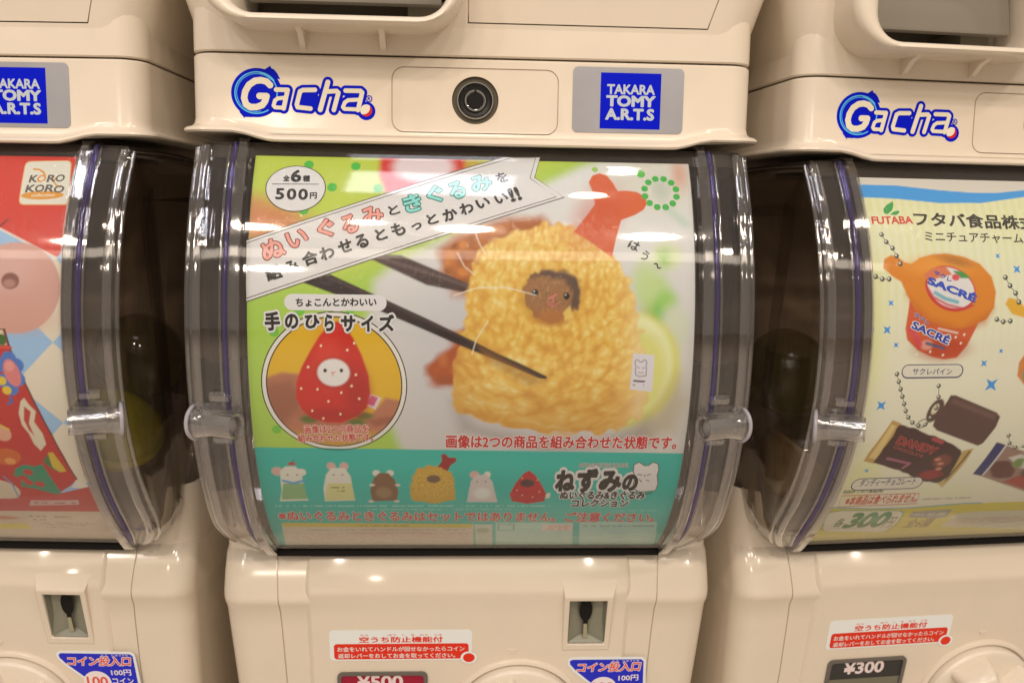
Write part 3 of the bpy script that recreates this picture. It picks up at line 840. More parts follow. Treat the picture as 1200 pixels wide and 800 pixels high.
# ------------------------------------------------------------------ the machine above the seam: only its foot and capsule outlet are in view
HOLES = ((-0.0700, 0.0285), (-0.0480, 0.0285))
def upper_machine(label):
    t = thing('capsule_machine', label, 'vending machine', *SPOTS['c'], 'capsule machines stacked on top of the row')
    flat = lambda z: (lambda k: z)
    # the foot: a plain upright band that stands on the lid below
    foot = obj('foot', *loft([plan(HW-0.001, 0.001, 0.33, 0.014, flat(0.0004)), plan(HW, 0.0, 0.33, 0.015, flat(0.0012)), plan(HW, 0.0, 0.33, 0.015, flat(0.030)), plan(HW, 0.0, 0.33, 0.015, flat(0.120))]), IVORY, t, True, 40)
    # above it the front leans out over the foot and its corners are rounder, which leaves the scooped edge
    def fy(z): return -SL*(z-0.0160)
    rings = [plan(HW-0.0005+0.30*(z-0.0120), fy(z), 0.33, 0.023, flat(z)) for z in (0.006, 0.016, 0.03, 0.05, 0.075, 0.10)]
    rings += [plan(HW-0.0005+0.30*0.088, fy(z), 0.33, 0.023, flat(z)) for z in (0.12, 0.18, 0.24)]
    body = obj('body', *loft(rings), IVORY, t, True, 40)
    chute = loft([[(x, y, z) for x, z in rrect(-0.134, -0.0125, 0.0132, 0.094, 0.021, 8)] for y in (-0.09, 0.10)])
    bool_cut(body, [chute]); bool_cut(foot, [chute])
    # door panel with a dark joint round it, tapering outwards to the top
    def dp(x, z, o): return (x, fy(z)-o, z)
    def bar(x0, z0, x1, z1, w):
        dx, dz = x1-x0, z1-z0; L = math.hypot(dx, dz); nx, nz = -dz/L*w, dx/L*w
        c4 = [(x0-nx, z0-nz), (x1-nx, z1-nz), (x1+nx, z1+nz), (x0+nx, z0+nz)]
        return [dp(x, z, 0.003) for x, z in c4]+[dp(x, z, -0.0016) for x, z in c4], [(0, 1, 2, 3), (7, 6, 5, 4), (0, 4, 5, 1), (1, 5, 6, 2), (2, 6, 7, 3), (3, 7, 4, 0)]
    grooves = [bar(-0.0046, 0.0188, 0.1312, 0.0188, 0.00035), bar(-0.0046, 0.0184, -0.0046, 0.092, 0.00035), bar(0.1310, 0.0186, 0.1539, 0.092, 0.00035)]
    for g in grooves:
        bool_cut(body, [g]); bool_cut(foot, [g])
    # outlet: a thick rounded lip standing well proud of the front, a grey chute and a smoky flap
    outer, inner = rrect(-0.146, -0.006, 0.0105, 0.098, 0.026, 8), rrect(-0.1315, -0.0155, 0.0152, 0.090, 0.015, 8)
    def ringy(a, b, y): return [((1-k)*pa[0]+k*pb[0], y, (1-k)*pa[1]+k*pb[1]) for (pa, pb, k) in ((p, q, b) for p, q in zip(outer, inner))]
    rg = [ringy(outer, 0.30, 0.022), ringy(outer, 0.12, -0.004), ringy(outer, 0.02, -0.024), ringy(outer, 0.0, -0.029), ringy(outer, 0.08, -0.0325), ringy(outer, 0.30, -0.0345), ringy(outer, 0.62, -0.0345), ringy(outer, 0.90, -0.0325), ringy(outer, 1.0, -0.029), ringy(outer, 1.0, 0.05)]
    V, F = loft(rg, True, False, False)
    fr = obj('outlet_frame', V, F, IVORY, t, True, 60, False)
    bm = bmesh.new(); bm.from_mesh(fr.data); bmesh.ops.recalc_face_normals(bm, faces=bm.faces); bm.to_mesh(fr.data); bm.free()
    x0, x1, z0, z1, yb = -0.132, -0.015, 0.0148, 0.0885, 0.062
    V = [(x0, 0.0, z0), (x1, 0.0, z0), (x1, 0.0, z1), (x0, 0.0, z1), (x0, yb, z0+0.004), (x1, yb, z0+0.004), (x1, yb+0.02, z1), (x0, yb+0.02, z1)]
    ch = obj('chute', V, [(0, 1, 5, 4), (1, 2, 6, 5), (2, 3, 7, 6), (3, 0, 4, 7), (4, 5, 6, 7)], CHUTE, t, False)
    for x, z in HOLES:
        obj('hole', *ring_lathe([(0.0024, -0.0002), (0.0018, 0.0004), (0.0001, 0.0004)], (x, yb-0.0006, z), ((1, 0, 0), (0, 0, 1), (0, -1, 0)), 16), BLACK, ch)
    obj('chute_step', *box(-0.040, -0.0152, 0.030, yb+0.004, 0.0190, 0.036), CHUTE, ch, False)
    rgs = []
    for z, y in ((0.0300, 0.0135), (0.0308, 0.0118), (0.0325, 0.0112), (0.06, 0.016), (0.088, 0.022)):
        rgs.append([(-0.128, y, z), (-0.020, y, z), (-0.020, y+0.003, z), (-0.128, y+0.003, z)])
    obj('flap', *loft(rgs), SMOKE, t, True, 30)
    # ribs that carry the lip
    for x in (-0.0962, -0.0518):
        pr = [(0.004, 0.0020), (-0.0010, 0.0022), (-0.0050, 0.0045), (-0.0100, 0.0085), (-0.0180, 0.0110), (-0.0280, 0.0120), (-0.0285, 0.0145), (0.004, 0.0160)]
        obj('lip_rib', *loft([[(x+dx, y, z) for y, z in pr] for dx in (-0.0016, 0.0016)]), IVORY, t, True, 40)
    return t

# ------------------------------------------------------------------ posters
class Paint:
    """continuous-tone print worked out on the sheet's own grid, in millimetres"""
    def __init__(s, us, vs, base):
        s.us, s.vs = np.asarray(us, float), np.asarray(vs, float)
        s.U, s.V = np.meshgrid(s.us, s.vs)
        s.C = np.empty(s.U.shape+(3,)); s.C[:] = base
        s.rng = np.random.default_rng(5)
    def win(s, x0, x1, y0, y1, pad):
        i0, i1 = np.searchsorted(s.us, (x0-pad, x1+pad)); j0, j1 = np.searchsorted(s.vs, (y0-pad, y1+pad))
        return slice(j0, j1), slice(i0, i1)
    def put(s, w, m, col):
        if m.size: s.C[w] = s.C[w]*(1-m[..., None])+np.asarray(col)*m[..., None]
    def poly(s, pts, col, soft=0.5, alpha=1.0, wob=0.0, wscale=6.0):
        p = np.array(pts); w = s.win(p[:, 0].min(), p[:, 0].max(), p[:, 1].min(), p[:, 1].max(), soft*1.5+wob)
        X, Y = s.U[w], s.V[w]
        if not X.size: return
        d = d_poly(X, Y, pts)
        if wob: d = d+wob*(2*s.noise(X, Y, wscale)-1)
        m = np.clip(0.5-d/soft, 0, 1); m = m*m*(3-2*m)*alpha
        s.put(w, m, col)
    def ell(s, c, rx, ry, col, soft=0.5, alpha=1.0, rot=0):
        r = max(rx, ry); w = s.win(c[0]-r, c[0]+r, c[1]-r, c[1]+r, soft*1.5)
        X, Y = s.U[w], s.V[w]
        if not X.size: return
        m = np.clip(0.5-d_ell(X, Y, c[0], c[1], rx, ry, rot)/soft, 0, 1); m = m*m*(3-2*m)*alpha
        s.put(w, m, col)
    def line(s, pts, wd, col, soft=0.4, alpha=1.0):
        p = np.array(pts); w = s.win(p[:, 0].min(), p[:, 0].max(), p[:, 1].min(), p[:, 1].max(), wd+soft)
        X, Y = s.U[w], s.V[w]
        if not X.size: return
        m = np.clip(0.5-(d_seg(X, Y, pts)-wd/2)/soft, 0, 1)*alpha
        s.put(w, m, col)
    def noise(s, X, Y, sc, seed=0):
        """smooth value noise, cell size sc"""
        g = np.random.default_rng(seed+11).random((128, 128))
        x, y = X/sc+500.3, Y/sc+500.7; i, j = np.floor(x).astype(int), np.floor(y).astype(int); a, b = x-i, y-j
        a, b = a*a*(3-2*a), b*b*(3-2*b); h = lambda p, q: g[q % 128, p % 128]
        return (h(i, j)*(1-a)+h(i+1, j)*a)*(1-b)+(h(i, j+1)*(1-a)+h(i+1, j+1)*a)*b
    def cells(s, X, Y, sc, seed=0):
        """distance to the nearest and second nearest of scattered points, in cells"""
        r = np.random.default_rng(seed+3).random((64, 64, 2)); x, y = X/sc+300.2, Y/sc+300.4
        i, j = np.floor(x).astype(int), np.floor(y).astype(int); d1 = np.full(X.shape, 9.0); d2 = d1.copy()
        for a in (-1, 0, 1):
            for b in (-1, 0, 1):
                q = r[(j+b) % 64, (i+a) % 64]; d = np.hypot(i+a+q[..., 0]-x, j+b+q[..., 1]-y)
                d2 = np.minimum(d2, np.maximum(d, d1)); d1 = np.minimum(d1, d)
        return d1, d2
    def text_lines(s, x0, x1, ys, h, col, alpha=0.5, seed=1):
        """print too small to read: broken grey lines"""
        for k, y in enumerate(ys):
            w = s.win(x0, x1, y-h/2, y+h/2, 0.5); X, Y = s.U[w], s.V[w]
            if not X.size: continue
            m = (s.noise(X, Y*0+k*7.3, 0.9, seed+k) > 0.42)*np.clip(0.5-(np.abs(Y-y)-h/2)/0.5, 0, 1)*(X > x0)*(X < x1)
            s.put(w, m*alpha, col)
def sheet(t, P):
    ny, nx = P.U.shape
    a = P.V.ravel()*0.001/CR; co = np.empty((nx*ny, 3))
    co[:, 0] = P.U.ravel()*0.001; co[:, 1] = CY-CR*np.cos(a); co[:, 2] = CZ+CR*np.sin(a)
    me = bpy.data.meshes.new('print_sheet')
    i = np.arange((ny-1)*(nx-1)); r, c = i//(nx-1), i % (nx-1); b = r*nx+c
    q = np.stack([b, b+1, b+nx+1, b+nx], 1)
    me.vertices.add(nx*ny); me.vertices.foreach_set('co', co.ravel())
    me.loops.add(q.size); me.loops.foreach_set('vertex_index', q.ravel().astype(np.int32))
    me.polygons.add(len(q)); me.polygons.foreach_set('loop_start', (np.arange(len(q))*4).astype(np.int32))
    me.update(calc_edges=True)
    me.polygons.foreach_set('use_smooth', np.ones(len(q), bool))
    at = me.color_attributes.new('Col', 'FLOAT_COLOR', 'POINT')
    at.data.foreach_set('color', np.concatenate([P.C.reshape(-1, 3), np.ones((nx*ny, 1))], 1).astype(np.float32).ravel())
    me.materials.append(PRINT); me.validate()
    link('print_sheet', me, t)
def curved(name, t, x0, x1, v0, v1, off, mat, n=48):
    V, F = [], []
    for k in range(n+1):
        v = v0+(v1-v0)*k/n
        V += [on_drum(x0, v, off), on_drum(x1, v, off)]
        if k: F.append((2*k-2, 2*k-1, 2*k+1, 2*k))
    return obj(name, V, F, mat, t, True, 60)
T = 0.00006   # thickness of one layer of print

def poster_plush():
    t = thing('poster', 'display card with a yellow fuzzy plush held in chopsticks over a teal strip', 'poster', *SPOTS['c'], 'display cards in the drums')
    us = np.arange(-123.2, 123.3, 0.5); vs = np.arange(-171.0, 104.6, 0.5)
    P = Paint(us, vs, ink(206, 192, 182))
    lime, lime2 = ink(186, 192, 62), ink(164, 188, 70)
    # backdrop: lime on the left and along the top, a pale plate on the right, all out of focus
    U, V = P.U, P.V
    P.C += (ink(216, 205, 196)-ink(206, 192, 182))*np.clip((V+20)/120, 0, 1)[..., None]
    P.ell((26.2,-16.0), 66, 62, ink(190, 178, 176), 60, 0.7)
    P.poly([(-138.2,111.7),(100.9,118.1),(60.1,100.9),(30.5,83.8),(1.8,64.1),(-40.3,44.8),(-54.9,30.5),(-55.7,20.2),(-61.3,-2.3),(-55.9,-21.5),(-48.7,-41.8),(-37.9,-76.0),(-137.8,-76.4)], lime2, 9)
    P.poly([(-138.2,111.7),(80.9,117.6),(40.5,98.1),(1.7,70.1),(-54.1,39.9),(-81.7,30.1),(-132.2,29.5)], lime, 22, 0.9)
    P.ell((103.8,93.7), 30, 20, ink(205, 190, 168), 22, 0.7)
    P.ell((105.8,87.0), 5, 7, ink(168, 172, 150), 7, 0.6)
    P.line([(109.0,74.7),(118.2,66.1)], 4, ink(150, 185, 150), 5, 0.5)
    P.ell((116.9,96.9), 4, 9, ink(205, 130, 100), 8, 0.7)
    # soft shapes behind the banner
    P.ell((-109.4,59.2), 19, 15, ink(200, 118, 70), 16, 0.95)
    P.ell((-121.1,70.5), 9, 9, ink(205, 120, 80), 12, 0.7)
    P.poly([(-53.6,107.7),(-5.2,108.9),(-6.5,88.0),(-17.4,83.4),(-49.6,80.6),(-53.9,93.1)], ink(205, 40, 30), 5)
    P.ell((-29.2,98.8), 17, 10, ink(222, 195, 190), 5)
    P.ell((-2.2,97.7), 7, 8, ink(190, 70, 40), 10, 0.5)
    # fried food behind the plush
    fried = ink(176, 92, 30)
    P.poly([(-20.5,36.6),(-17.0,50.0),(-3.9,59.0),(16.9,66.3),(37.0,69.8),(42.6,61.8),(20.7,45.7),(2.1,24.2),(-12.0,24.0)], fried, 9, 1, 3, 9)
    P.poly([(-7.5,45.3),(20.7,64.4),(35.0,64.6),(20.7,45.7),(2.0,28.9)], ink(150, 72, 25), 10, 0.7, 3, 7)
    P.poly([(-27.7,-21.3),(-23.0,-13.5),(-14.6,-3.8),(-4.8,7.6),(2.3,-1.7),(-6.8,-28.6),(-20.1,-27.2)], ink(170, 72, 22), 7, 1, 3, 6)
    w = P.win(-35, 20, -60, 80, 0); X, Y = P.U[w], P.V[w]
    n = P.noise(X, Y, 5, 4); msk = np.clip(1-np.abs(P.C[w]-fried).sum(-1)*6, 0, 1)
    P.put(w, msk*np.clip((n-0.5)*3, 0, 1)*0.7, ink(215, 130, 55)); P.put(w, msk*np.clip((0.45-n)*3, 0, 1)*0.6, ink(95, 62, 28))
    # greens and lemon on the right
    for c, a, b, col in (((100.6,25.3), 9, 12, (178, 196, 110)), ((107.4,47.0), 8, 8, (205, 205, 150)), ((102.2,14.5), 5, 8, (120, 178, 70)), ((94.8,32.4), 7, 12, (190, 200, 130)), ((105.5,45.5), 3, 4, (140, 180, 70)), ((107.8,22.1), 5, 5, (150, 190, 80)), ((111.5,6.5), 8, 12, (205, 200, 165)), ((95.3,1.6), 6, 13, (178, 172, 50)), ((90.3,-5.7), 12, 8, (186, 176, 55))):
        P.ell(c, a, b, ink(*col), 9, 0.85)
    P.ell((87.6,-19.4), 28, 34, ink(214, 200, 84), 7, 0.9, -14)
    P.ell((85.5,-16.5), 25.5, 31, ink(226, 216, 160), 5, 1, -14)
    P.ell((86.2,-20.4), 22, 27, ink(212, 198, 92), 9, 0.75, -14)
    P.poly([(96.7,-51.8),(115.7,-20.2),(121.2,-35.4),(115.7,-54.5),(94.1,-62.1)], ink(172, 150, 110), 16, 0.7)
    # chopsticks
    P.poly([(-65.9,46.4),(-40.3,45.3),(2.0,27.9),(0.2,24.1),(-26.1,29.0),(-54.2,41.8)], ink(66, 44, 40), 1.6)
    P.line([(-54.2,44.2),(-26.1,36.0),(0.1,27.4)], 1.6, ink(112, 84, 76), 2, 0.7)
    # the plush
    body = [(1.9,45.5),(7.5,51.3),(16.0,58.3),(26.4,62.5),(39.8,64.7),(53.1,63.9),(64.6,60.1),(74.0,53.3),(81.5,43.7),(86.2,32.3),(90.1,20.0),(93.4,3.0),(96.0,-15.4),(96.7,-34.6),(94.1,-45.2),(84.9,-51.8),(71.4,-55.8),(53.8,-57.1),(36.1,-54.9),(18.5,-51.6),(1.0,-47.4),(-9.6,-42.6),(-12.5,-32.2),(-10.2,-16.3),(-7.1,0.1),(-4.4,16.1),(-1.8,31.2)]
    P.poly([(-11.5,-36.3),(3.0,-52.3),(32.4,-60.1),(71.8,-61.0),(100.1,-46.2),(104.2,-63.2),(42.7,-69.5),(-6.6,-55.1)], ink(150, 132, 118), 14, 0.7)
    P.poly(body, ink(222, 166, 68), 2.8, 1, 2.4, 4)
    bp_ = np.array(body); w = P.win(bp_[:, 0].min(), bp_[:, 0].max(), bp_[:, 1].min(), bp_[:, 1].max(), 3); X, Y = P.U[w], P.V[w]
    d = d_poly(X, Y, body)+2.2*(2*P.noise(X, Y, 4)-1); m = np.clip(0.5-d/1.6, 0, 1)
    xc, yc = (42.5,-1.3); th = 0.6*(X-xc)/45; ur = (X-xc)*np.cos(th)+(Y-yc)*np.sin(th); vr_ = -(X-xc)*np.sin(th)+(Y-yc)*np.cos(th)
    wx, wy = ur+2.4*P.noise(X, Y, 6, 1)+0.8*P.noise(X, Y, 2.4, 31), vr_+2.4*P.noise(X, Y, 6, 2)+0.8*P.noise(X, Y, 2.4, 32)
    f1, f2 = P.cells(wx, wy*0.72, 5.0, 1); g1, g2 = P.cells(wx+7, wy*0.8, 2.7, 2)
    rid = lambda n: 1-np.abs(2*n-1)
    h = 0.80*(1-f1)+0.34*(1-g1)+0.20*rid(P.noise(wx, wy*0.7, 3.6, 36))+0.12*rid(P.noise(wx, wy*0.8, 1.8, 37))+0.10*P.noise(X, Y, 1.0, 33)
    for _ in range(2): h = (2*h+np.roll(h, 1, 0)+np.roll(h, -1, 0)+np.roll(h, 1, 1)+np.roll(h, -1, 1))/6
    gv, gu = np.gradient(h); h = h-h.mean()-gv*1.1+gu*0.3+0.40*(P.noise(X, Y, 19, 35)-0.5)
    P.put(w, m*np.clip(-h*1.7+0.02, 0, 1)*0.75, ink(194, 122, 40))
    P.put(w, m*np.clip(h*1.3+0.10, 0, 1)*0.85, ink(244, 206, 116))
    P.put(w, m*np.clip(h*1.7-0.35, 0, 1)*0.6, ink(252, 230, 168))
    lo = (41.8,-52.1)[1]; P.put(w, m*np.clip((lo+30-Y)/38, 0, 1)*0.55, ink(178, 104, 22))
    P.put(w, m*np.clip(((-4.7,-1.8)[0]+14-X)/26, 0, 1)*0.35*np.clip((40-Y)/60, 0, 1), ink(170, 100, 24))
    P.put(w, m*np.clip((X-(76.3,-1.0)[0])/16, 0, 1)*0.5, ink(234, 196, 128))
    P.put(w, m*np.clip((X-(86.8,-0.9)[0])/10, 0, 1)*0.4, ink(226, 204, 168))
    # face hole
    P.ell((42.6,23.2), 17.5, 15.5, ink(196, 138, 40), 6, 0.8)
    P.poly([(26.9,27.8),(31.1,35.4),(39.6,37.9),(50.1,37.5),(56.7,33.8),(59.1,24.8),(56.8,16.8),(51.2,11.5),(43.7,8.2),(35.2,10.9),(28.9,18.4)], ink(152, 100, 58), 1.6, 1, 1.2, 2)
    P.poly([(31.1,34.4),(39.6,37.9),(51.0,37.5),(57.7,32.9),(59.1,24.8),(56.8,17.7),(53.1,16.8),(53.9,26.2),(49.1,32.8),(39.7,34.5)], ink(72, 52, 46), 3.5, 0.85, 1.0, 2)
    P.ell((42.7,11.9), 9, 4.5, ink(176, 104, 44), 4, 0.8)
    P.poly([(49.3,14.8),(53.0,18.6),(55.0,12.1),(50.3,10.1)], ink(226, 182, 90), 1.5, 0.9)
    fw = P.win(*(lambda a: (a[0]-18, a[0]+18, a[1]-16, a[1]+16))((42.6,23.2)), 0); X, Y = P.U[fw], P.V[fw]
    P.put(fw, np.clip((P.noise(X*3, Y, 2.2, 8)-0.6)*3, 0, 1)*np.clip(1-np.hypot((X-(42.6,23.2)[0])/15, (Y-(42.6,23.2)[1])/13), 0, 1)*0.8, ink(198, 150, 100)); P.put(fw, np.clip((P.noise(X, Y*3, 2.0, 9)-0.6)*3, 0, 1)*np.clip(1.2-np.hypot((X-(42.6,23.2)[0])/15, (Y-(42.6,23.2)[1])/13), 0, 1)*0.5, ink(96, 62, 38))
    for c in ((33.6,25.5), (51.1,23.8)):
        P.ell(c, 1.7, 1.9, ink(20, 14, 12), 0.7); P.ell((c[0]-0.5, c[1]+0.7), 0.45, 0.45, ink(200, 190, 180), 0.4)
    P.line([(41.2,22.3),(43.5,23.7),(45.4,24.7)], 0.9, ink(208, 110, 110), 0.6); P.line([(43.5,23.2),(43.5,20.9),(41.2,19.0),(44.5,18.1),(46.4,20.0)], 0.8, ink(196, 96, 96), 0.6)
    # lower chopstick lies across the plush
    P.poly([(-94.6,30.0),(-79.0,34.4),(-25.9,10.7),(0.4,-1.8),(12.8,-8.1),(24.2,-13.1),(40.6,-21.0),(41.2,-22.8),(36.9,-22.5),(21.5,-15.8),(5.2,-9.1),(-7.1,-4.2),(-25.9,3.9),(-53.8,15.5)], ink(42, 26, 25), 1.0)
    P.line([(-79.4,32.5),(-25.9,9.3),(0.5,-2.7)], 0.9, ink(92, 64, 60), 1.4, 0.7)
    P.poly([(2.3,-3.6),(40.7,-24.3),(31.3,-26.8),(7.2,-13.2)], ink(150, 90, 20), 5, 0.55)
    # tail: flat felt red
    for col, sf in (((208, 84, 32), 0.6),):
        P.poly([(55.0,60.0),(62.9,70.2),(67.4,76.6),(67.1,83.0),(64.5,90.6),(66.7,95.2),(70.7,97.0),(75.0,95.4),(78.2,90.9),(80.8,85.4),(85.7,85.8),(91.5,85.1),(95.8,82.4),(97.5,78.2),(94.9,73.9),(89.9,70.7),(82.0,67.5),(78.8,56.4),(76.3,45.6),(71.1,49.4),(63.5,55.1)], ink(*col), sf)
    P.ell((68.6,68.8), 12, 20, ink(194, 66, 28), 16, 0.5, -25)
    # whiskers
    for pts in ([(-11.1,23.5),(2.0,27.9),(18.5,28.1),(34.1,24.1)], [(-0.1,60.0),(2.8,52.2),(6.1,46.5)], [(-9.4,47.2),(-5.6,39.6),(0.1,35.0)], [(7.8,9.7),(1.4,-0.8),(-0.9,-8.9)]):
        P.line(pts, 0.55, ink(232, 214, 184), 0.5, 0.85)
    # sewn tag with a line-drawn mouse
    P.poly([(89.0,-7.6),(101.0,-8.5),(100.8,-29.9),(88.1,-28.5)], ink(214, 200, 200), 0.6)
    P.line([(90.7,-14.5),(90.1,-12.5),(90.8,-11.3),(92.0,-11.3),(93.0,-12.5),(94.2,-12.5),(95.1,-11.2),(96.3,-11.5),(96.9,-12.7),(96.5,-14.4),(96.9,-17.4),(96.8,-20.3),(93.4,-20.9),(91.0,-20.1),(90.6,-16.9),(90.7,-14.5)], 0.5, ink(130, 105, 105), 0.4)
    P.line([(91.7,-15.4),(92.7,-15.9)], 0.4, ink(110, 85, 85), 0.4); P.line([(94.6,-16.1),(95.6,-15.9)], 0.4, ink(110, 85, 85), 0.4); P.line([(92.3,-18.4),(93.8,-18.9),(95.2,-18.4)], 0.4, ink(130, 100, 100), 0.4)
    P.line([(90.2,-23.4),(96.0,-23.8)], 1.0, ink(60, 44, 44), 0.4)
    P.text_lines((89.4,-25.9)[0], (96.2,-25.9)[0], [(89.4,-25.9)[1]], 0.9, ink(110, 90, 90), 0.7)
    # roundel with the strawberry plush
    c0 = (-76.6,-27.1); c0 = (c0[0], c0[1]); rx = 79.5/2; ry = 81.7/2
    dd = d_ell(P.U, P.V, c0[0], c0[1], rx-2.6, ry-2.6)
    inside = np.clip(0.5-dd/0.8, 0, 1)
    keep = P.C.copy()
    P.ell(c0, rx, ry, ink(222, 206, 190), 0.6)
    P.C = P.C*(1-inside[..., None])+ink(216, 162, 22)*inside[..., None]
    disc = P.C.copy()
    P.poly([(-119.3,-25.0),(-105.2,-20.0),(-95.0,-20.9),(-86.1,-32.7),(-64.2,-52.6),(-54.4,-41.8),(-48.5,-34.5),(-38.2,-36.5),(-34.4,-41.7),(-40.5,-63.9),(-55.5,-76.1),(-107.8,-64.2)], ink(178, 106, 76), 3)
    P.poly([(-119.5,-28.0),(-100.7,-23.9),(-91.9,-36.9),(-107.0,-52.9),(-116.0,-47.5)], ink(142, 78, 54), 9, 0.8)
    P.poly([(-59.3,-48.2),(-40.2,-44.9),(-38.3,-48.1),(-54.7,-52.6)], ink(150, 76, 54), 3, 0.8)
    P.poly([(-102.5,-56.2),(-54.8,-55.9),(-50.6,-76.1),(-108.9,-76.3)], ink(198, 146, 30), 8, 0.8)
    P.ell((-107.8,-64.2), 8, 7, ink(190, 140, 40), 8, 0.8)
    for c in ((-91.5,-47.9), (-65.0,-49.4), (-61.1,-45.6)):
        P.ell(c, 5, 2.4, ink(70, 104, 36), 2.5)
    P.poly([(-57.5,-32.0),(-50.9,-34.5),(-54.4,-41.8),(-60.0,-38.7)], ink(214, 190, 190), 0.7); P.poly([(-56.5,-33.0),(-52.8,-34.5),(-55.3,-39.7),(-59.0,-38.2)], ink(204, 80, 110), 0.6)
    P.poly([(-74.6,8.8),(-70.5,6.0),(-65.9,-0.5),(-61.3,-10.0),(-57.7,-21.6),(-57.0,-32.5),(-59.1,-40.8),(-64.9,-46.1),(-73.6,-50.0),(-81.2,-50.0),(-89.6,-47.3),(-95.0,-42.1),(-97.9,-34.9),(-97.5,-25.8),(-94.4,-17.0),(-89.1,-7.3),(-84.4,0.3),(-79.7,5.9)], ink(196, 26, 14), 1.4)
    P.ell((-79.9,-12.0), 7, 15, ink(220, 62, 38), 10, 0.5); P.ell((-63.6,-31.6), 7, 14, ink(160, 14, 10), 9, 0.7); P.ell((-79.1,-45.1), 14, 4, ink(150, 12, 8), 6, 0.6)
    P.ell((-76.9,-20.2), 10, 9, ink(160, 14, 8), 4, 0.7); P.ell((-76.9,-20.0), 8.8, 7.8, ink(224, 208, 198), 1.6)
    for c in ((-81.5,-18.8), (-72.6,-18.7)): P.ell(c, 0.95, 1.1, ink(24, 16, 14), 0.5)
    P.line([(-78.2,-19.8),(-77.3,-20.2),(-75.9,-19.5)], 0.6, ink(210, 120, 110), 0.5); P.line([(-77.3,-20.2),(-77.4,-21.7)], 0.5, ink(200, 110, 100), 0.5)
    for c in [(-83.5,-4.9),(-69.2,-7.2),(-90.7,-16.9),(-64.7,-21.1),(-94.9,-29.3),(-86.0,-29.7),(-73.0,-31.6),(-63.2,-35.1),(-89.4,-42.6),(-73.9,-44.6),(-80.2,-36.8),(-67.2,-27.6),(-65.4,-3.3),(-83.5,-47.3)]:
        P.ell(c, 0.6, 0.7, ink(240, 214, 170), 0.5)
    # keep the picture inside the roundel
    inm = inside[..., None]; ringm = np.clip(0.5-d_ell(P.U, P.V, c0[0], c0[1], rx, ry)/0.6, 0, 1)[..., None]
    outside = np.where(ringm > 0, keep*(1-ringm)+ink(222, 206, 190)*ringm, keep)
    P.C = outside*(1-inm)+P.C*inm
    # teal strip
    vt = (-122.3,-66.3)[1]; vr = (122.4,-69.8)[1]; um = (-122.3,-66.3)[0]; ur = (122.4,-69.8)[0]
    P.poly([(-130, vt), (130, vr), (130, -180), (-130, -180)], ink(44, 168, 150), 0.5)
    P.ell((3.5,-79.1), 60, 6, ink(52, 180, 158), 16, 0.6)
    P.ell((77.5,-121.2), 70, 10, ink(110, 186, 168), 26, 0.6)
    P.poly([(15.5,-133.4),(63.4,-133.4),(69.1,-192.3),(17.6,-191.4)], ink(188, 204, 186), 0.6, 0.75); P.poly([(67.5,-132.4),(116.3,-132.4),(124.1,-193.3),(73.7,-192.4)], ink(188, 204, 186), 0.6, 0.7)
    # the six plush of the set
    def mini(cx, cy, wpx, hpx): return cx, cy
    def blob(pts, col, soft=0.9): P.poly(pts, ink(*col), soft)
    cream, pinkish = (216, 204, 186), (206, 160, 148)
    # 1 white with green foot
    P.ell((-112.1,-84.0), 3.4, 3.4, ink(*pinkish), 0.8); P.ell((-98.5,-84.7), 2.8, 2.8, ink(*cream), 0.8)
    blob([(-110.6,-84.0),(-107.3,-80.1),(-101.5,-80.1),(-98.4,-84.0),(-97.9,-104.1),(-96.4,-108.9),(-113.5,-109.8),(-111.4,-100.3)], cream); blob([(-109.7,-93.7),(-97.9,-93.6),(-97.2,-107.3),(-112.3,-108.1)], (132, 166, 110)); P.line([(-109.4,-91.5),(-103.8,-93.6),(-97.7,-91.5)], 1.8, ink(90, 150, 190)); P.ell((-103.3,-78.2), 2.2, 1.2, ink(190, 50, 45), 0.6); P.line([(-103.2,-77.5),(-102.1,-75.6)], 0.6, ink(110, 90, 50))
    # 2 white with striped apron
    P.ell((-81.1,-80.0), 2.6, 3, ink(*pinkish), 0.8); P.ell((-73.7,-80.0), 2.6, 3, ink(*pinkish), 0.8)
    blob([(-84.5,-86.6),(-81.1,-81.3),(-73.3,-81.3),(-70.3,-88.0),(-69.7,-101.0),(-69.2,-108.9),(-86.9,-109.7),(-86.9,-98.0)], cream); blob([(-84.0,-93.6),(-70.2,-93.6),(-69.1,-108.1),(-86.8,-108.9)], (206, 194, 128)); P.text_lines((-82.3,-97.2)[0], (-74.4,-97.2)[0], [(-82.3,-97.2)[1], (-82.6,-100.2)[1]], 1.0, ink(90, 84, 40), 0.8)
    # 3 brown
    P.ell((-55.4,-85.2), 2.2, 2.4, ink(*cream), 0.8); P.ell((-47.5,-85.2), 2.2, 2.4, ink(*cream), 0.8)
    blob([(-57.1,-89.3),(-53.9,-85.2),(-48.5,-85.2),(-44.7,-90.7),(-43.1,-100.9),(-44.4,-108.9),(-59.1,-109.7),(-59.6,-99.4)], (124, 84, 52)); P.ell((-51.7,-101.7), 4.4, 5, ink(146, 112, 76), 3)
    for c in ((-58.3,-95.0), (-43.4,-95.0), (-59.6,-109.7), (-44.4,-109.7)): P.ell(c, 1.6, 1.1, ink(216, 190, 170), 0.7)
    # 4 fuzzy yellow with a red tail
    blob([(-20.8,-81.8),(-17.3,-76.0),(-17.8,-71.6),(-15.8,-70.4),(-13.3,-73.4),(-9.4,-73.4),(-8.9,-75.9),(-12.4,-79.1),(-14.3,-84.4)], (150, 24, 24), 0.6)
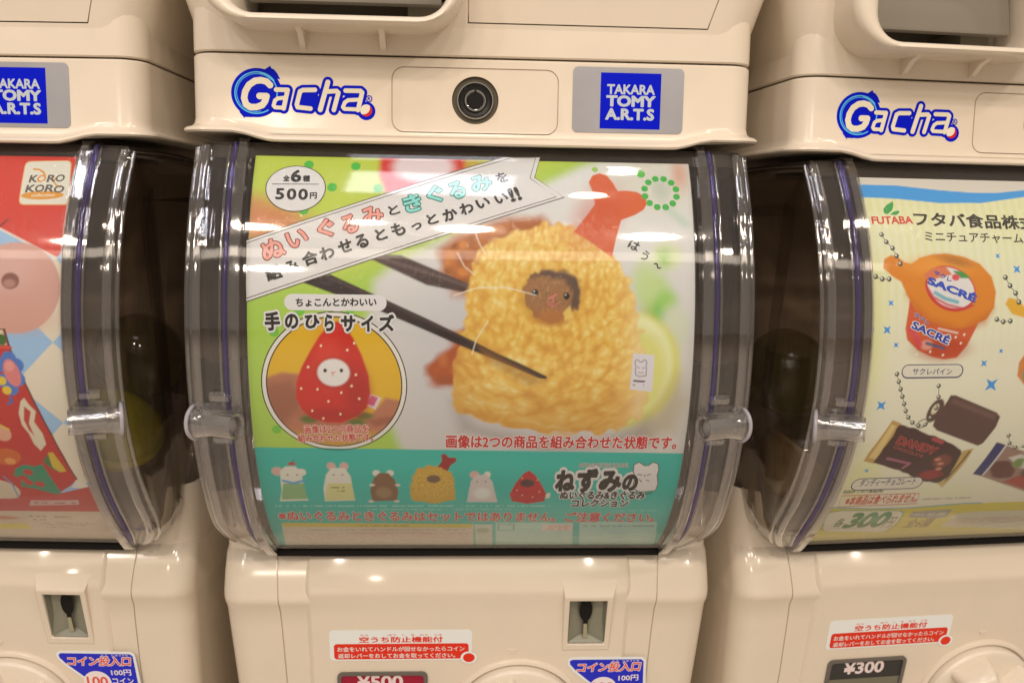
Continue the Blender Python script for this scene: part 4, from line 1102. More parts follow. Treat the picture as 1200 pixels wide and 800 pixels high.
    P.poly([(-34.3,-89.2),(-31.1,-81.8),(-25.2,-79.2),(-17.3,-80.5),(-11.9,-85.1),(-9.8,-96.4),(-9.3,-108.8),(-22.6,-111.4),(-35.8,-108.9),(-36.0,-97.9)], ink(196, 150, 48), 1.0, 1, 1.0, 2)
    w = P.win(*(lambda a: (a[0]-14, a[0]+14, a[1]-14, a[1]+14))((-22.9,-94.9)), 0); X, Y = P.U[w], P.V[w]
    mm = np.clip(1.1-np.hypot((X-(-22.9,-94.9)[0])/13, (Y-(-22.9,-94.9)[1])/13), 0, 1); f1, f2 = P.cells(X, Y, 1.8, 5)
    P.put(w, np.clip(mm*4, 0, 1)*np.clip(0.8-f1*1.4, 0, 1)*0.6, ink(232, 190, 96)); P.put(w, np.clip(mm*4, 0, 1)*np.clip(1-(f2-f1)*5, 0, 1)*0.3, ink(150, 100, 30))
    P.ell((-22.3,-89.9), 4.0, 3.2, ink(112, 80, 54), 1.0)
    # 5 white
    P.ell((1.6,-86.4), 2.8, 3, ink(*pinkish), 0.8); P.ell((9.1,-86.4), 2.0, 2.6, ink(*cream), 0.8)
    blob([(-0.3,-91.3),(2.6,-86.4),(8.6,-86.4),(12.2,-92.0),(14.6,-104.0),(15.8,-110.5),(-2.6,-110.5),(-1.7,-100.9)], (204, 184, 176)); P.ell((6.4,-102.4), 5, 5, ink(216, 208, 194), 4)
    # 6 strawberry
    blob([(33.4,-82.9),(37.1,-86.3),(41.0,-93.3),(44.7,-102.3),(44.1,-109.6),(33.9,-112.2),(24.5,-109.6),(22.7,-103.2),(25.9,-93.4),(30.1,-85.6)], (182, 34, 34)); P.ell((32.9,-93.3), 4.2, 3.2, ink(70, 40, 34), 0.9); blob([(44.7,-102.3),(47.2,-101.6),(47.0,-106.3),(44.5,-107.1)], cream)
    for c in [(29.7,-89.1),(38.8,-90.5),(27.1,-99.3),(40.5,-100.8),(30.4,-103.9),(36.7,-105.5)]: P.ell(c, 0.5, 0.5, ink(226, 190, 150), 0.5)
    for c in ((-106.5,-86.7), (-101.1,-86.7), (-80.1,-86.6), (-75.1,-86.6), (3.2,-92.0), (8.2,-92.0)): P.ell(c, 0.5, 0.5, ink(70, 50, 46), 0.5)
    P.text_lines((-117.1,-114.0)[0], (48.6,-114.8)[0], [(-37.0,-114.4)[1]], 1.1, ink(196, 216, 196), 0.55, 3)
    P.text_lines((-62.7,-118.4)[0], (24.9,-118.4)[0], [(-37.1,-117.9)[1]], 1.1, ink(190, 212, 190), 0.45, 4)
    P.text_lines((85.1,-119.3)[0], (114.2,-119.3)[0], [(98.3,-119.3)[1]], 1.1, ink(170, 205, 190), 0.5, 5)
    # small print at the foot
    P.poly([(-115.6,-133.2),(1.8,-135.6),(3.0,-214.3),(-122.0,-214.4)], ink(206, 184, 162), 0.5); P.poly([(-115.6,-133.2),(1.3,-135.0),(0.8,-140.2),(-114.9,-138.8)], ink(200, 176, 60), 0.5)
    P.text_lines((-71.8,-136.6)[0], (-37.8,-136.6)[0], [(-53.5,-137.2)[1]], 1.2, ink(90, 84, 50), 0.7, 6)
    P.text_lines((-101.3,-142.4)[0], (-3.4,-142.7)[0], [(-53.9,-143.2)[1]], 1.0, ink(120, 110, 90), 0.7, 7)
    vv = (-54.2,-147.7)[1]; P.text_lines((-112.7,-148.9)[0], (-1.7,-149.3)[0], list(np.arange(vv, vv-16, -1.9)), 0.9, ink(196, 126, 106), 0.55, 8)
    P.poly([(2.4,-135.6),(13.5,-135.6),(14.8,-175.9),(4.1,-175.8)], ink(188, 190, 168), 0.5); P.ell((7.9,-144.0), 4, 3.4, ink(120, 130, 100), 1.2, 0.6); P.text_lines((4.3,-155.1)[0], (12.5,-155.1)[0], [(8.1,-153.6)[1], (8.2,-159.9)[1]], 1.0, ink(140, 130, 110), 0.6)
    P.poly([(44.9,-135.6),(64.1,-135.7),(64.0,-145.4),(45.0,-144.1)], ink(214, 190, 176), 0.5); P.text_lines((46.2,-139.1)[0], (62.9,-139.2)[0], [(52.6,-138.6)[1], (52.9,-142.2)[1]], 1.0, ink(196, 96, 90), 0.75)
    P.line([(17.2,-135.6),(26.8,-135.6),(27.2,-144.0),(17.5,-144.0),(17.2,-135.6)], 0.8, ink(96, 120, 96), 0.5, 0.8); P.text_lines((28.6,-139.1)[0], (43.0,-139.1)[0], [(36.6,-139.1)[1]], 1.0, ink(190, 205, 180), 0.7)
    P.text_lines((70.3,-138.0)[0], (117.3,-138.1)[0], [(90.2,-138.0)[1]], 2.0, ink(86, 116, 100), 0.6, 12); P.text_lines((70.9,-144.1)[0], (115.6,-144.3)[0], [(91.0,-144.2)[1]], 1.0, ink(190, 205, 186), 0.6, 13)
    vv = (37.2,-149.4)[1]; P.text_lines((16.7,-150.7)[0], (63.5,-150.9)[0], list(np.arange(vv, vv-14, -1.8)), 0.9, ink(196, 206, 186), 0.6, 14)
    P.text_lines((70.1,-150.9)[0], (116.8,-151.1)[0], list(np.arange(vv, vv-14, -1.8)), 0.9, ink(190, 202, 182), 0.6, 15)
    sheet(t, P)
    curved('paper_back', t, -123.2, 123.2, -171.0, 104.5, -0.0004, PAPERBACK)
    # ---- crisp print on top
    blk, brn = inkm(16, 11, 8), inkm(66, 50, 40)
    white = inkm(218, 204, 196)
    g1 = inkm(70, 170, 50)
    dots = lambda pts, r, m, o: [lay('dot', tri_fill([ellipse(c[0], c[1], r, r, 24)]), on_drum, o, m, t) for c in pts]
    dots([(-93.2,99.0),(-67.0,98.5),(-79.5,84.6),(-94.2,70.2),(-54.0,84.3)], 2.7, g1, T)
    dots([(94.7,97.0)], 2.5, g1, T)
    dots([(68.4,99.3)], 1.8, inkm(150, 186, 80), T)
    dots([(-108.8,2.4),(-67.7,14.9),(-94.9,14.2),(-109.9,-54.5)], 2.6, inkm(110, 176, 50), T)
    cc = (105.2,84.8); rr = 9.3; 
    ring_ = [(cc[0]+rr*math.cos(R_(15+30*k)), cc[1]+rr*math.sin(R_(15+30*k))) for k in range(12)]
    dots(ring_, 1.95, inkm(48, 160, 52), T)
    # price badge
    bd = thing_part('price_badge', t)
    bc = (-99.4,83.6); bx = 33.2/2; by = 29.0/2
    lay('outline', tri_fill([ellipse(*bc, bx, by)]), on_drum, 2*T, brn, bd)
    lay('disc', tri_fill([ellipse(*bc, bx-0.55, by-0.55)]), on_drum, 3*T, white, bd)
    letter(bd, '全', (-106.5,87.8), (-103.2,87.9), 3.6, on_drum, 4*T, blk, 0.05); letter(bd, '6', (-102.1,87.6), (-97.1,87.7), 7.2, on_drum, 4*T, blk, 0.04); letter(bd, '種', (-95.7,87.7), (-92.0,87.8), 3.8, on_drum, 4*T, blk, 0.045)
    lay('rule', stroke2d([(-112.5,85.8),(-86.7,86.2)], 0.4), on_drum, 4*T, blk, bd)
    for ch, a, b in (('5', (-109.9,76.6), (-105.7,76.6)), ('0', (-103.6,76.5), (-99.0,76.6)), ('0', (-97.3,76.5), (-92.7,76.6))):
        letter(bd, ch, a, b, 6.4, on_drum, 4*T, blk, 0.035)
    letter(bd, '円', (-91.1,77.2), (-87.6,77.3), 3.6, on_drum, 4*T, blk, 0.045)
    # slanting banner
    bn = thing_part('banner', t)
    o1 = [(-124.4,52.4),(16.3,106.8),(37.3,107.2),(33.7,93.0),(50.2,80.8),(-123.5,18.7)]
    lay('sheet', tri_fill([o1]), on_drum, 2*T, white, bn)
    lay('edge', stroke2d(o1, 0.45, True), on_drum, 3*T, brn, bn)
    i1 = [(-124.2,50.8),(21.1,106.4),(34.7,106.5),(31.1,92.7),(45.6,80.9),(-123.5,20.5)]
    lay('edge', stroke2d(i1, 0.4, True), on_drum, 3*T, brn, bn)
    red_e, red_f, tl_e, tl_f = inkm(132, 40, 28), inkm(232, 148, 130), inkm(12, 100, 82), inkm(130, 204, 190)
    for ch, a, b, h in (('ぬ', (-113.7,41.2), (-102.8,45.1), 10.2), ('い', (-100.1,48.0), (-90.6,51.8), 8.6), ('ぐ', (-83.9,53.8), (-75.9,56.6), 10), ('る', (-70.6,56.4), (-63.4,59.2), 10), ('み', (-59.8,61.0), (-49.6,65.2), 10)):
        letter(bn, ch, a, b, h, on_drum, 3*T, red_e, 0.072, 0, 'lettering_edge'); letter(bn, ch, a, b, h, on_drum, 4*T, red_f, 0.026)
    for ch, a, b, h in (('き', (-37.3,69.4), (-28.6,72.4), 10), ('ぐ', (-24.4,75.1), (-16.4,78.1), 10), ('る', (-12.1,77.9), (-4.5,81.0), 10), ('み', (0.0,82.4), (10.3,86.4), 9.6)):
        letter(bn, ch, a, b, h, on_drum, 3*T, tl_e, 0.072, 0, 'lettering_edge'); letter(bn, ch, a, b, h, on_drum, 4*T, tl_f, 0.026)
    letter(bn, 'と', (-46.6,67.8), (-41.3,69.6), 5.4, on_drum, 4*T, blk, 0.03); letter(bn, 'を', (13.4,88.7), (19.2,91.0), 6.2, on_drum, 4*T, blk, 0.03)
    for ch, a, b, h in (('組', (-111.8,30.0), (-104.3,32.6), 7.6), ('み', (-101.6,34.1), (-95.2,36.3), 6.2), ('合', (-92.2,38.2), (-84.7,40.9), 7.2), ('わ', (-82.9,41.6), (-76.0,44.1), 6.6), ('せ', (-73.0,45.6), (-66.4,48.0), 6.6), ('る', (-63.4,48.3), (-57.6,50.6), 7.2), ('と', (-53.2,53.1), (-47.9,54.8), 6.2), ('も', (-44.2,55.4), (-37.7,57.7), 7.2), ('っ', (-33.7,59.1), (-28.9,61.1), 3.4), ('と', (-25.1,62.6), (-20.0,64.4), 5.8), ('か', (-16.2,64.8), (-9.1,67.2), 6.6), ('わ', (-6.8,68.7), (-0.2,71.1), 6.4), ('い', (2.2,72.7), (8.8,75.2), 5.2), ('い', (12.7,75.8), (18.9,78.3), 5.2), ('!', (21.0,77.5), (22.7,78.1), 8.0), ('!', (24.9,78.6), (26.3,79.2), 8.0)):
        letter(bn, ch, a, b, h, on_drum, 4*T, blk, 0.042)
    # speech pill and big handwriting
    pl = thing_part('caption_pill', t)
    a_, b_ = (-103.2,23.3), (-47.8,14.4)
    lay('pill', tri_fill([rrect(a_[0], b_[0], b_[1], a_[1], abs(a_[1]-b_[1])/2*0.98, 10)]), on_drum, 2*T, white, pl)
    letter(pl, 'ちょこんとかわいい', (-96.8,16.5), (-53.4,17.2), 4.2, on_drum, 3*T, blk, 0.035)
    lay('pill_tail', tri_fill([[(-77.4,14.8),(-72.3,14.9),(-74.7,12.5)]]), on_drum, 2*T, white, pl)
    hd = thing_part('size_headline', t)
    for ch, a, b, h in (('手', (-113.1,3.5), (-105.6,3.8), 9.4), ('の', (-102.3,4.5), (-95.7,4.8), 7.4), ('ひ', (-91.7,4.9), (-84.4,4.9), 6.8), ('ら', (-81.1,3.6), (-76.7,3.6), 8.4), ('サ', (-72.1,3.4), (-64.9,3.5), 8.0), ('イ', (-61.2,3.5), (-55.2,3.6), 8.0), ('ズ', (-51.5,3.6), (-43.6,4.0), 8.4)):
        letter(hd, ch, a, b, h, on_drum, 5*T, white, 0.16, 0, 'lettering_edge'); letter(hd, ch, a, b, h, on_drum, 7*T, blk, 0.045)
    # roundel lines and its red caption
    rd = thing_part('roundel', t)
    lay('ring_line', stroke2d(ellipse(*c0, rx, ry, 96), 0.55, True), on_drum, 2*T, blk, rd)
    lay('ring_line', stroke2d(ellipse(*c0, rx-2.7, ry-2.7, 96), 0.6, True), on_drum, 2*T, blk, rd)
    rd1, wh1 = inkm(190, 14, 18), inkm(226, 196, 176)
    for s_, a, b, h in (('画像は2つの商品を', (-94.2,-57.0), (-58.6,-56.2), 5.3), ('組み合わせた状態です。', (-98.2,-62.7), (-56.2,-61.9), 5.2)):
        letter(rd, s_, a, b, h, on_drum, 3*T, wh1, 0.085, 0, 'lettering_edge'); letter(rd, s_, a, b, h, on_drum, 4*T, rd1, 0.02)
    letter(t, '画像は2つの商品を組み合わせた状態です。', (-14.8,-66.1), (117.8,-66.5), 8.5, on_drum, 2*T, inkm(222, 196, 186), 0.09, 0, 'lettering_edge')
    letter(t, '画像は2つの商品を組み合わせた状態です。', (-14.8,-66.1), (117.8,-66.5), 8.5, on_drum, 3*T, rd1, 0.028)
    for ch, a, b, h in (('は', (85.0,52.0), (90.0,48.9), 5.6), ('う', (91.8,45.8), (94.9,43.7), 5.4), ('〜', (99.4,42.0), (103.0,39.2), 1.8)):
        letter(t, ch, a, b, h, on_drum, 2*T, blk, 0.02)
    # title block on the teal strip
    tb = thing_part('title_block', t)
    mo = [(95.9,-96.9),(96.5,-88.9),(94.8,-82.8),(94.8,-78.1),(97.6,-76.2),(100.9,-78.8),(103.4,-78.8),(105.6,-76.2),(108.8,-77.4),(109.9,-82.0),(109.4,-86.1),(110.8,-93.2),(110.1,-99.1),(101.0,-100.7)]
    for ch, a, b, h in (('ね', (50.0,-98.9), (60.3,-99.2), 15.7), ('ず', (62.9,-100.0), (73.7,-100.0), 17.9), ('み', (76.2,-99.6), (88.0,-99.6), 15.9), ('の', (90.0,-98.8), (98.2,-98.8), 12.4)):
        letter(tb, ch, a, b, h, on_drum, 2*T, white, 0.17, 0, 'lettering_edge')
    lay('mouse_outline', tri_fill([mo]), on_drum, 3*T, white, tb)
    lay('mouse_line', stroke2d(mo, 0.55, True), on_drum, 4*T, inkm(110, 92, 80), tb)
    for pts in ([(97.6,-85.5),(100.2,-86.1)], [(103.3,-86.1),(105.7,-85.4)], [(101.8,-86.1),(102.4,-87.5)], [(99.1,-89.6),(100.9,-91.8)], [(103.3,-90.3),(105.4,-91.0)], [(96.9,-100.7),(102.3,-102.3),(108.4,-101.5)]):
        lay('mouse_line', stroke2d(pts, 0.55), on_drum, 5*T, inkm(90, 74, 66), tb)
    for ch, a, b, h in (('ね', (50.0,-98.9), (60.3,-99.2), 15.7), ('ず', (62.9,-100.0), (73.7,-100.0), 17.9), ('み', (76.2,-99.6), (88.0,-99.6), 15.9), ('の', (90.0,-98.8), (98.2,-98.8), 12.4)):
        letter(tb, ch, a, b, h, on_drum, 5*T, inkm(26, 18, 14), 0.06)
    for s_, a, b, h in (('ぬいぐるみ&きぐるみ', (53.2,-107.1), (104.2,-107.1), 7.2), ('コレクション', (60.8,-114.8), (95.1,-114.8), 7.3)):
        letter(tb, s_, a, b, h, on_drum, 3*T, white, 0.13, 0, 'lettering_edge'); letter(tb, s_, a, b, h, on_drum, 6*T, inkm(26, 18, 14), 0.03)
    letter(tb, 'ARTUNIV TECHNI COLOUR', (62.3,-80.2), (91.5,-80.1), 2.9, on_drum, 3*T, white, 0.07, 0, 'lettering_edge'); letter(tb, 'ARTUNIV TECHNI COLOUR', (62.3,-80.2), (91.5,-80.1), 2.9, on_drum, 4*T, inkm(110, 100, 88), 0.0)
    s_ = '※ぬいぐるみときぐるみはセットではありません。ご注意ください。'
    letter(t, s_, (-116.2,-130.0), (113.6,-132.4), 10.9, on_drum, 2*T, inkm(196, 196, 176), 0.075, 0, 'lettering_edge'); letter(t, s_, (-116.2,-130.0), (113.6,-132.4), 10.9, on_drum, 3*T, inkm(200, 70, 70), 0.03)
    curved('clear_film', t, -123.4, 123.4, -171.2, 104.7, 0.00075, FILM)
    return t

def star4(c, r):
    P = []
    for k in range(8):
        q = r if k % 2 == 0 else r*0.34; a = R_(45*k+45); P.append((c[0]+q*math.cos(a), c[1]+q*math.sin(a)))
    return P
def poster_snacks():
    t = thing('poster', 'pale yellow striped display card of snack key charms with an orange ice cup', 'poster', *SPOTS['r'], 'display cards in the drums')
    us = np.concatenate([np.arange(-123.2, -8, 0.55), np.arange(-8, 123.4, 3.0)]); vs = np.arange(-171.0, 102.6, 0.55)
    P = Paint(us, vs, ink(226, 212, 168)); U, V = P.U, P.V
    st = np.clip((np.sin(U*2*math.pi/5.2)+0.2)*1.6, 0, 1)*np.clip((V+20)/70, 0, 1)
    P.C = P.C*(1-0.5*st[..., None])+ink(214, 208, 128)*0.5*st[..., None]
    P.C = P.C+(ink(222, 204, 170)-ink(222, 206, 152))*np.clip(1-V/60, 0, 1)[..., None]*0.8
    for k in range(7):
        P.ell((P.rng.uniform(-120, 20), P.rng.uniform(-110, 60)), P.rng.uniform(8, 25), P.rng.uniform(8, 20), ink(226, 220, 190), 26, 0.35)
    P.ell((-123.7,1.8), 9, 40, ink(222, 214, 120), 16, 0.5); P.ell((-110.2,-90.1), 10, 20, ink(216, 208, 110), 18, 0.5)
    top = [(-122.7,102.2),(-92.3,100.0),(-59.6,96.6),(-36.8,96.5),(-12.5,100.3)]; bl = [(-123.8,97.3),(-98.6,97.1),(-71.4,94.5),(-49.2,93.2),(-32.0,93.6),(-14.0,95.9)]; b2 = [(-124.7,88.5),(-100.8,87.9),(-73.7,85.6),(-45.4,86.2),(-15.5,91.0)]
    P.poly([(-124, 110)]+[(124, 110), (124, bl[-1][1])]+bl[::-1]+[(-124, bl[0][1])], ink(214, 196, 178), 0.5)
    P.poly([(-124, bl[0][1])]+bl+[(124, bl[-1][1]), (124, b2[-1][1])]+b2[::-1]+[(-124, b2[0][1])], ink(66, 146, 206), 0.5)
    # orange ice cup
    P.poly([(-99.7,25.6),(-102.1,9.2),(-100.7,2.7),(-93.7,-3.4),(-84.0,-7.5),(-76.2,-9.1),(-68.0,-8.1),(-62.1,-1.0),(-55.8,11.6)], ink(206, 84, 40), 1.0)
    P.ell((-78.0,-2.4), 16, 7, ink(176, 52, 24), 8, 0.7)
    P.poly([(-115.5,44.5),(-114.5,49.6),(-110.0,52.2),(-105.7,51.2),(-101.7,48.2),(-97.5,47.2),(-91.7,50.8),(-83.8,52.9),(-73.9,53.6),(-63.1,51.6),(-53.5,47.6),(-46.4,39.9),(-44.1,30.8),(-45.4,21.7),(-50.3,14.6),(-58.0,11.1),(-66.7,9.1),(-76.6,9.6),(-87.7,13.7),(-96.5,20.6),(-101.8,29.6),(-104.7,36.5),(-109.9,39.5)], ink(216, 122, 22), 1.0)
    P.ell((-79.1,45.8), 20, 6, ink(232, 150, 48), 8, 0.6); P.ell((-68.9,49.0), 10, 2.5, ink(140, 84, 30), 4, 0.6, -12)
    P.poly([(-101.8,29.1),(-86.6,15.7),(-66.7,9.6),(-48.2,19.2),(-45.4,21.7),(-50.8,11.6),(-69.8,5.6),(-89.2,10.7)], ink(190, 84, 16), 7, 0.6)
    P.ell((-73.4,32.7), 16.5, 13, ink(196, 44, 40), 0.8, 1, -22); P.ell((-73.1,33.2), 15.4, 11.5, ink(222, 206, 196), 0.7, 1, -22)
    P.poly([(-90.4,40.6),(-84.6,44.7),(-75.8,45.8),(-71.8,40.8),(-78.5,39.7),(-87.4,36.6)], ink(212, 110, 70), 0.8); P.poly([(-71.6,43.3),(-65.0,42.9),(-59.8,38.8),(-66.4,38.8)], ink(70, 136, 60), 0.9); P.ell((-69.7,39.3), 2.5, 2, ink(214, 70, 80), 1)
    P.line([(-83.3,30.1),(-76.8,26.7),(-69.2,24.7)], 2.2, ink(96, 160, 170), 0.8, 0.9)
    P.text_lines((-89.9,26.6)[0], (-65.9,26.7)[0], [(-81.2,23.6)[1]], 2, ink(206, 60, 60), 0.0)
    P.line([(-88.6,33.6),(-84.5,27.6),(-75.8,23.2),(-64.8,20.7),(-59.3,22.7)], 1.6, ink(196, 50, 60), 0.7, 0.8)
    P.ell((-88.0,-0.4), 4, 3, ink(226, 150, 130), 2, 0.8); P.line([(-98.9,8.7),(-92.3,-0.3)], 3, ink(210, 60, 80), 1, 0.8); P.line([(-88.1,0.6),(-76.9,-2.4)], 1.8, ink(60, 80, 110), 0.7, 0.9); P.line([(-81.0,9.2),(-68.8,6.6)], 1.2, ink(226, 190, 170), 0.6, 0.9)
    for c in [(-94.0,-5.9),(-85.4,-4.4),(-73.9,1.6),(-69.7,4.1),(-66.1,0.5),(-77.0,-6.5),(-64.3,5.6)]: P.ell(c, 0.7, 0.7, ink(236, 214, 190), 0.5)
    # second yellow charm at the edge
    P.poly([(-38.2,23.7),(-35.9,27.3),(-29.1,26.3),(-24.7,20.7),(-12.3,-9.1),(12.5,-19.9),(10.6,52.9),(-8.3,37.1),(-23.0,21.7),(-25.7,15.6),(-33.6,17.7)], ink(222, 160, 40), 1.2)
    P.poly([(-26.6,-19.5),(-26.7,-11.5),(-22.1,-3.8),(10.3,-6.6),(15.0,-30.8),(-18.0,-28.2)], ink(206, 120, 50), 1.2); P.ell((-18.9,-17.9), 4, 6, ink(60, 140, 120), 2)
    # chocolate bar charm
    P.ell((-76.1,-41.1), 4.6, 8, ink(84, 54, 44), 1.0, 1, -20); P.ell((-76.4,-40.0), 2.0, 3.6, ink(214, 196, 160), 0.9, 1, -20)
    P.poly([(-69.6,-35.1),(-68.2,-31.3),(-64.8,-31.3),(-35.0,-43.0),(-31.9,-45.9),(-32.7,-53.0),(-37.7,-64.5),(-40.5,-66.4),(-71.6,-54.5),(-75.2,-51.4),(-74.9,-46.2)], ink(84, 50, 44), 1.0)
    P.poly([(-66.7,-32.9),(-34.5,-44.7),(-35.9,-48.2),(-67.2,-36.2)], ink(112, 76, 66), 2.5, 0.7)
    # dark red packet
    P.poly([(-113.6,-76.0),(-112.1,-69.5),(-102.5,-46.8),(-96.4,-49.2),(-102.3,-76.3),(-106.2,-78.2)], ink(186, 142, 76), 0.9); P.poly([(-111.0,-73.4),(-102.4,-49.7),(-99.3,-50.9),(-106.1,-74.9)], ink(220, 186, 120), 1.2, 0.8)
    P.poly([(-106.6,-76.9),(-97.0,-49.2),(-84.0,-54.2),(-57.2,-64.6),(-50.1,-68.7),(-48.1,-83.6),(-55.7,-96.8),(-60.5,-96.6)], ink(62, 28, 24), 0.9, 1, 1.0, 5)
    P.poly([(-51.7,-92.3),(-49.6,-70.0),(-42.7,-68.2),(-44.4,-78.2),(-51.6,-101.0),(-56.9,-96.8)], ink(190, 152, 86), 0.9); P.line([(-44.7,-70.8),(-52.2,-93.8)], 1.2, ink(96, 66, 36), 0.8)
    P.ell((-60.8,-77.6), 6, 5, ink(120, 56, 44), 3); P.ell((-64.7,-88.8), 8, 4, ink(140, 30, 28), 3); P.line([(-72.1,-60.5),(-65.6,-63.2)], 2.5, ink(170, 60, 60), 1); P.line([(-98.3,-74.4),(-82.1,-79.0),(-85.5,-82.3)], 1.6, ink(170, 90, 110), 0.7, 0.9)
    for c in [(-64.2,-76.2),(-61.2,-79.7),(-60.8,-83.9)]: P.ell(c, 2.2, 1.2, ink(196, 120, 90), 1)
    # blue packet at the right
    P.poly([(-35.3,-89.2),(-34.4,-87.0),(-27.3,-64.2),(-22.0,-66.2),(28.4,-84.1),(49.8,-123.6),(9.3,-107.2),(-29.8,-90.9)], ink(150, 112, 96), 0.9)
    P.poly([(-35.3,-89.2),(-28.5,-64.1),(-22.0,-66.2),(-28.6,-91.0)], ink(30, 36, 92), 0.8); P.line([(-27.8,-90.2),(-21.1,-66.9)], 1.2, ink(206, 196, 190), 0.8)
    P.poly([(-25.5,-84.4),(-24.2,-78.8),(-14.6,-79.1),(-6.7,-86.6),(-5.7,-94.2),(-15.5,-93.8),(-22.9,-90.4)], ink(92, 42, 32), 2, 1, 1.0, 3); P.poly([(-15.8,-76.3),(-8.5,-73.8),(14.4,-80.1),(18.5,-89.0),(-3.7,-85.2)], ink(206, 190, 176), 2)
    P.ell((-6.8,-80.8), 4, 4, ink(110, 130, 56), 2); P.poly([(-10.3,-97.1),(-1.0,-91.3),(30.4,-100.5),(42.0,-121.0),(8.3,-105.4)], ink(160, 52, 34), 2.5); P.ell((4.1,-89.2), 6, 4, ink(84, 44, 30), 2)
    # foot: blue wave and yellow band
    wv = [(-119.6,-118.2),(-92.6,-121.2),(-68.6,-121.7),(-45.3,-120.1),(-27.8,-118.6),(-15.4,-118.8)]
    P.poly([(-124, wv[0][1])]+wv+[(124, wv[-1][1]), (124, -180), (-124, -180)], ink(206, 184, 46), 0.5)
    P.line([(-124, wv[0][1])]+wv, 1.1, ink(70, 146, 170), 0.5); P.ell((-46.5,-104.6), 16, 5, ink(224, 220, 160), 14, 0.6)
    P.poly([(-124, (-118.3,-159.3)[1]), (124, (-118.3,-159.3)[1]), (124, -180), (-124, -180)], ink(196, 172, 60), 6, 0.6)
    P.poly([(-60.5,-134.0),(-60.5,-126.3),(-33.2,-124.8),(-31.7,-134.9),(-36.9,-136.9)], ink(150, 140, 120), 0.6); P.text_lines((-58.9,-129.6)[0], (-33.6,-131.3)[0], [(-46.3,-130.4)[1]], 2.0, ink(210, 200, 170), 0.7)
    P.poly([(-28.1,-151.0),(-28.5,-131.6),(-16.2,-129.1),(60.8,-130.7),(90.7,-173.4),(12.3,-156.4)], ink(206, 190, 158), 0.6)
    for k, y in enumerate((606, 609, 612, 615)): P.text_lines((-27.2,-136.4)[0], (69.3,-143.7)[0], [(1.6,-138.5)[1]-k*2.4], 0.9, ink(186, 110, 70), 0.7, 20+k)
    P.text_lines((-60.3,-113.5)[0], (-26.4,-115.3)[0], [(-48.9,-112.3)[1]], 1.4, ink(120, 110, 80), 0.6, 30)
    sheet(t, P)
    curved('paper_back', t, -123.2, 123.2, -171.0, 102.3, -0.0004, PAPERBACK)
    dk, navy, red = inkm(46, 36, 26), inkm(36, 36, 92), inkm(206, 52, 36)
    lf = thing_part('leaf_emblem', t)
    lay('leaf', tri_fill([[(-110.5,78.1),(-110.5,80.9),(-107.7,83.7),(-103.4,86.1),(-103.5,83.3),(-105.2,79.9),(-108.4,77.6)]]), on_drum, 2*T, inkm(54, 150, 66), lf); lay('leaf', tri_fill([[(-106.9,77.1),(-104.3,79.3),(-100.9,80.0),(-100.5,78.8),(-103.0,77.1)]]), on_drum, 2*T, inkm(54, 150, 66), lf)
    letter(lf, 'FUTABA', (-119.0,71.1), (-93.1,71.8), 4.6, on_drum, 2*T, red, 0.03)
    hl = thing_part('headline', t)
    letter(hl, 'フタバ食品株式会社', (-91.9,70.5), (11.1,68.6), 8.8, on_drum, 2*T, dk, 0.03)
    letter(hl, 'ミニチュアチャーム', (-86.9,60.7), (-22.9,60.2), 6.0, on_drum, 2*T, dk, 0.012)
    for c, r in (((-111.5,24.1), 1.9), ((-113.7,8.5), 2.6), ((-107.5,-0.3), 1.7), ((-41.2,52.4), 1.6), ((-29.5,44.4), 2.6), ((-111.9,-37.1), 3.2), ((-49.8,-11.6), 2.2), ((-42.8,-24.9), 4.2), ((-39.5,-4.2), 1.5), ((-109.2,-83.6), 1.6), ((10.1,-53.9), 3)):
        lay('star', tri_fill([star4(c, r*1.25)]), on_drum, 2*T, inkm(58, 140, 206), t)
    bt = thing_part('cup_print', t)
    letter(bt, 'SACRÉ', (-88.0,35.6), (-58.2,24.7), 5.0, on_drum, 3*T, inkm(40, 70, 170), 0.05)
    letter(bt, 'サクレ', (-83.8,41.2), (-73.2,36.2), 2.6, on_drum, 3*T, inkm(50, 70, 160), 0.03)
    letter(bt, 'SACRÉ', (-98.4,9.7), (-74.9,-0.2), 5.2, on_drum, 3*T, inkm(226, 210, 200), 0.11, 0, 'lettering_edge'); letter(bt, 'SACRÉ', (-98.4,9.7), (-74.9,-0.2), 5.2, on_drum, 4*T, inkm(40, 56, 150), 0.04)
    letter(bt, 'サクレ', (-97.5,16.7), (-88.1,11.2), 2.6, on_drum, 3*T, inkm(226, 214, 206), 0.06, 0, 'lettering_edge'); letter(bt, 'サクレ', (-97.5,16.7), (-88.1,11.2), 2.6, on_drum, 4*T, inkm(60, 60, 140), 0.02)
    dn = thing_part('packet_print', t)
    letter(dn, 'DANDY', (-96.1,-63.0), (-68.5,-72.1), 5.0, on_drum, 3*T, inkm(176, 76, 66), 0.08, 0, 'lettering_edge'); letter(dn, 'DANDY', (-96.1,-63.0), (-68.5,-72.1), 5.0, on_drum, 4*T, inkm(120, 16, 18), 0.02)
    letter(dn, 'CHOCOLATE', (-97.4,-66.4), (-75.6,-74.5), 2.2, on_drum, 3*T, inkm(170, 70, 60), 0.01)
    # ball chains
    bead, shine = inkm(86, 78, 66), inkm(206, 198, 176)
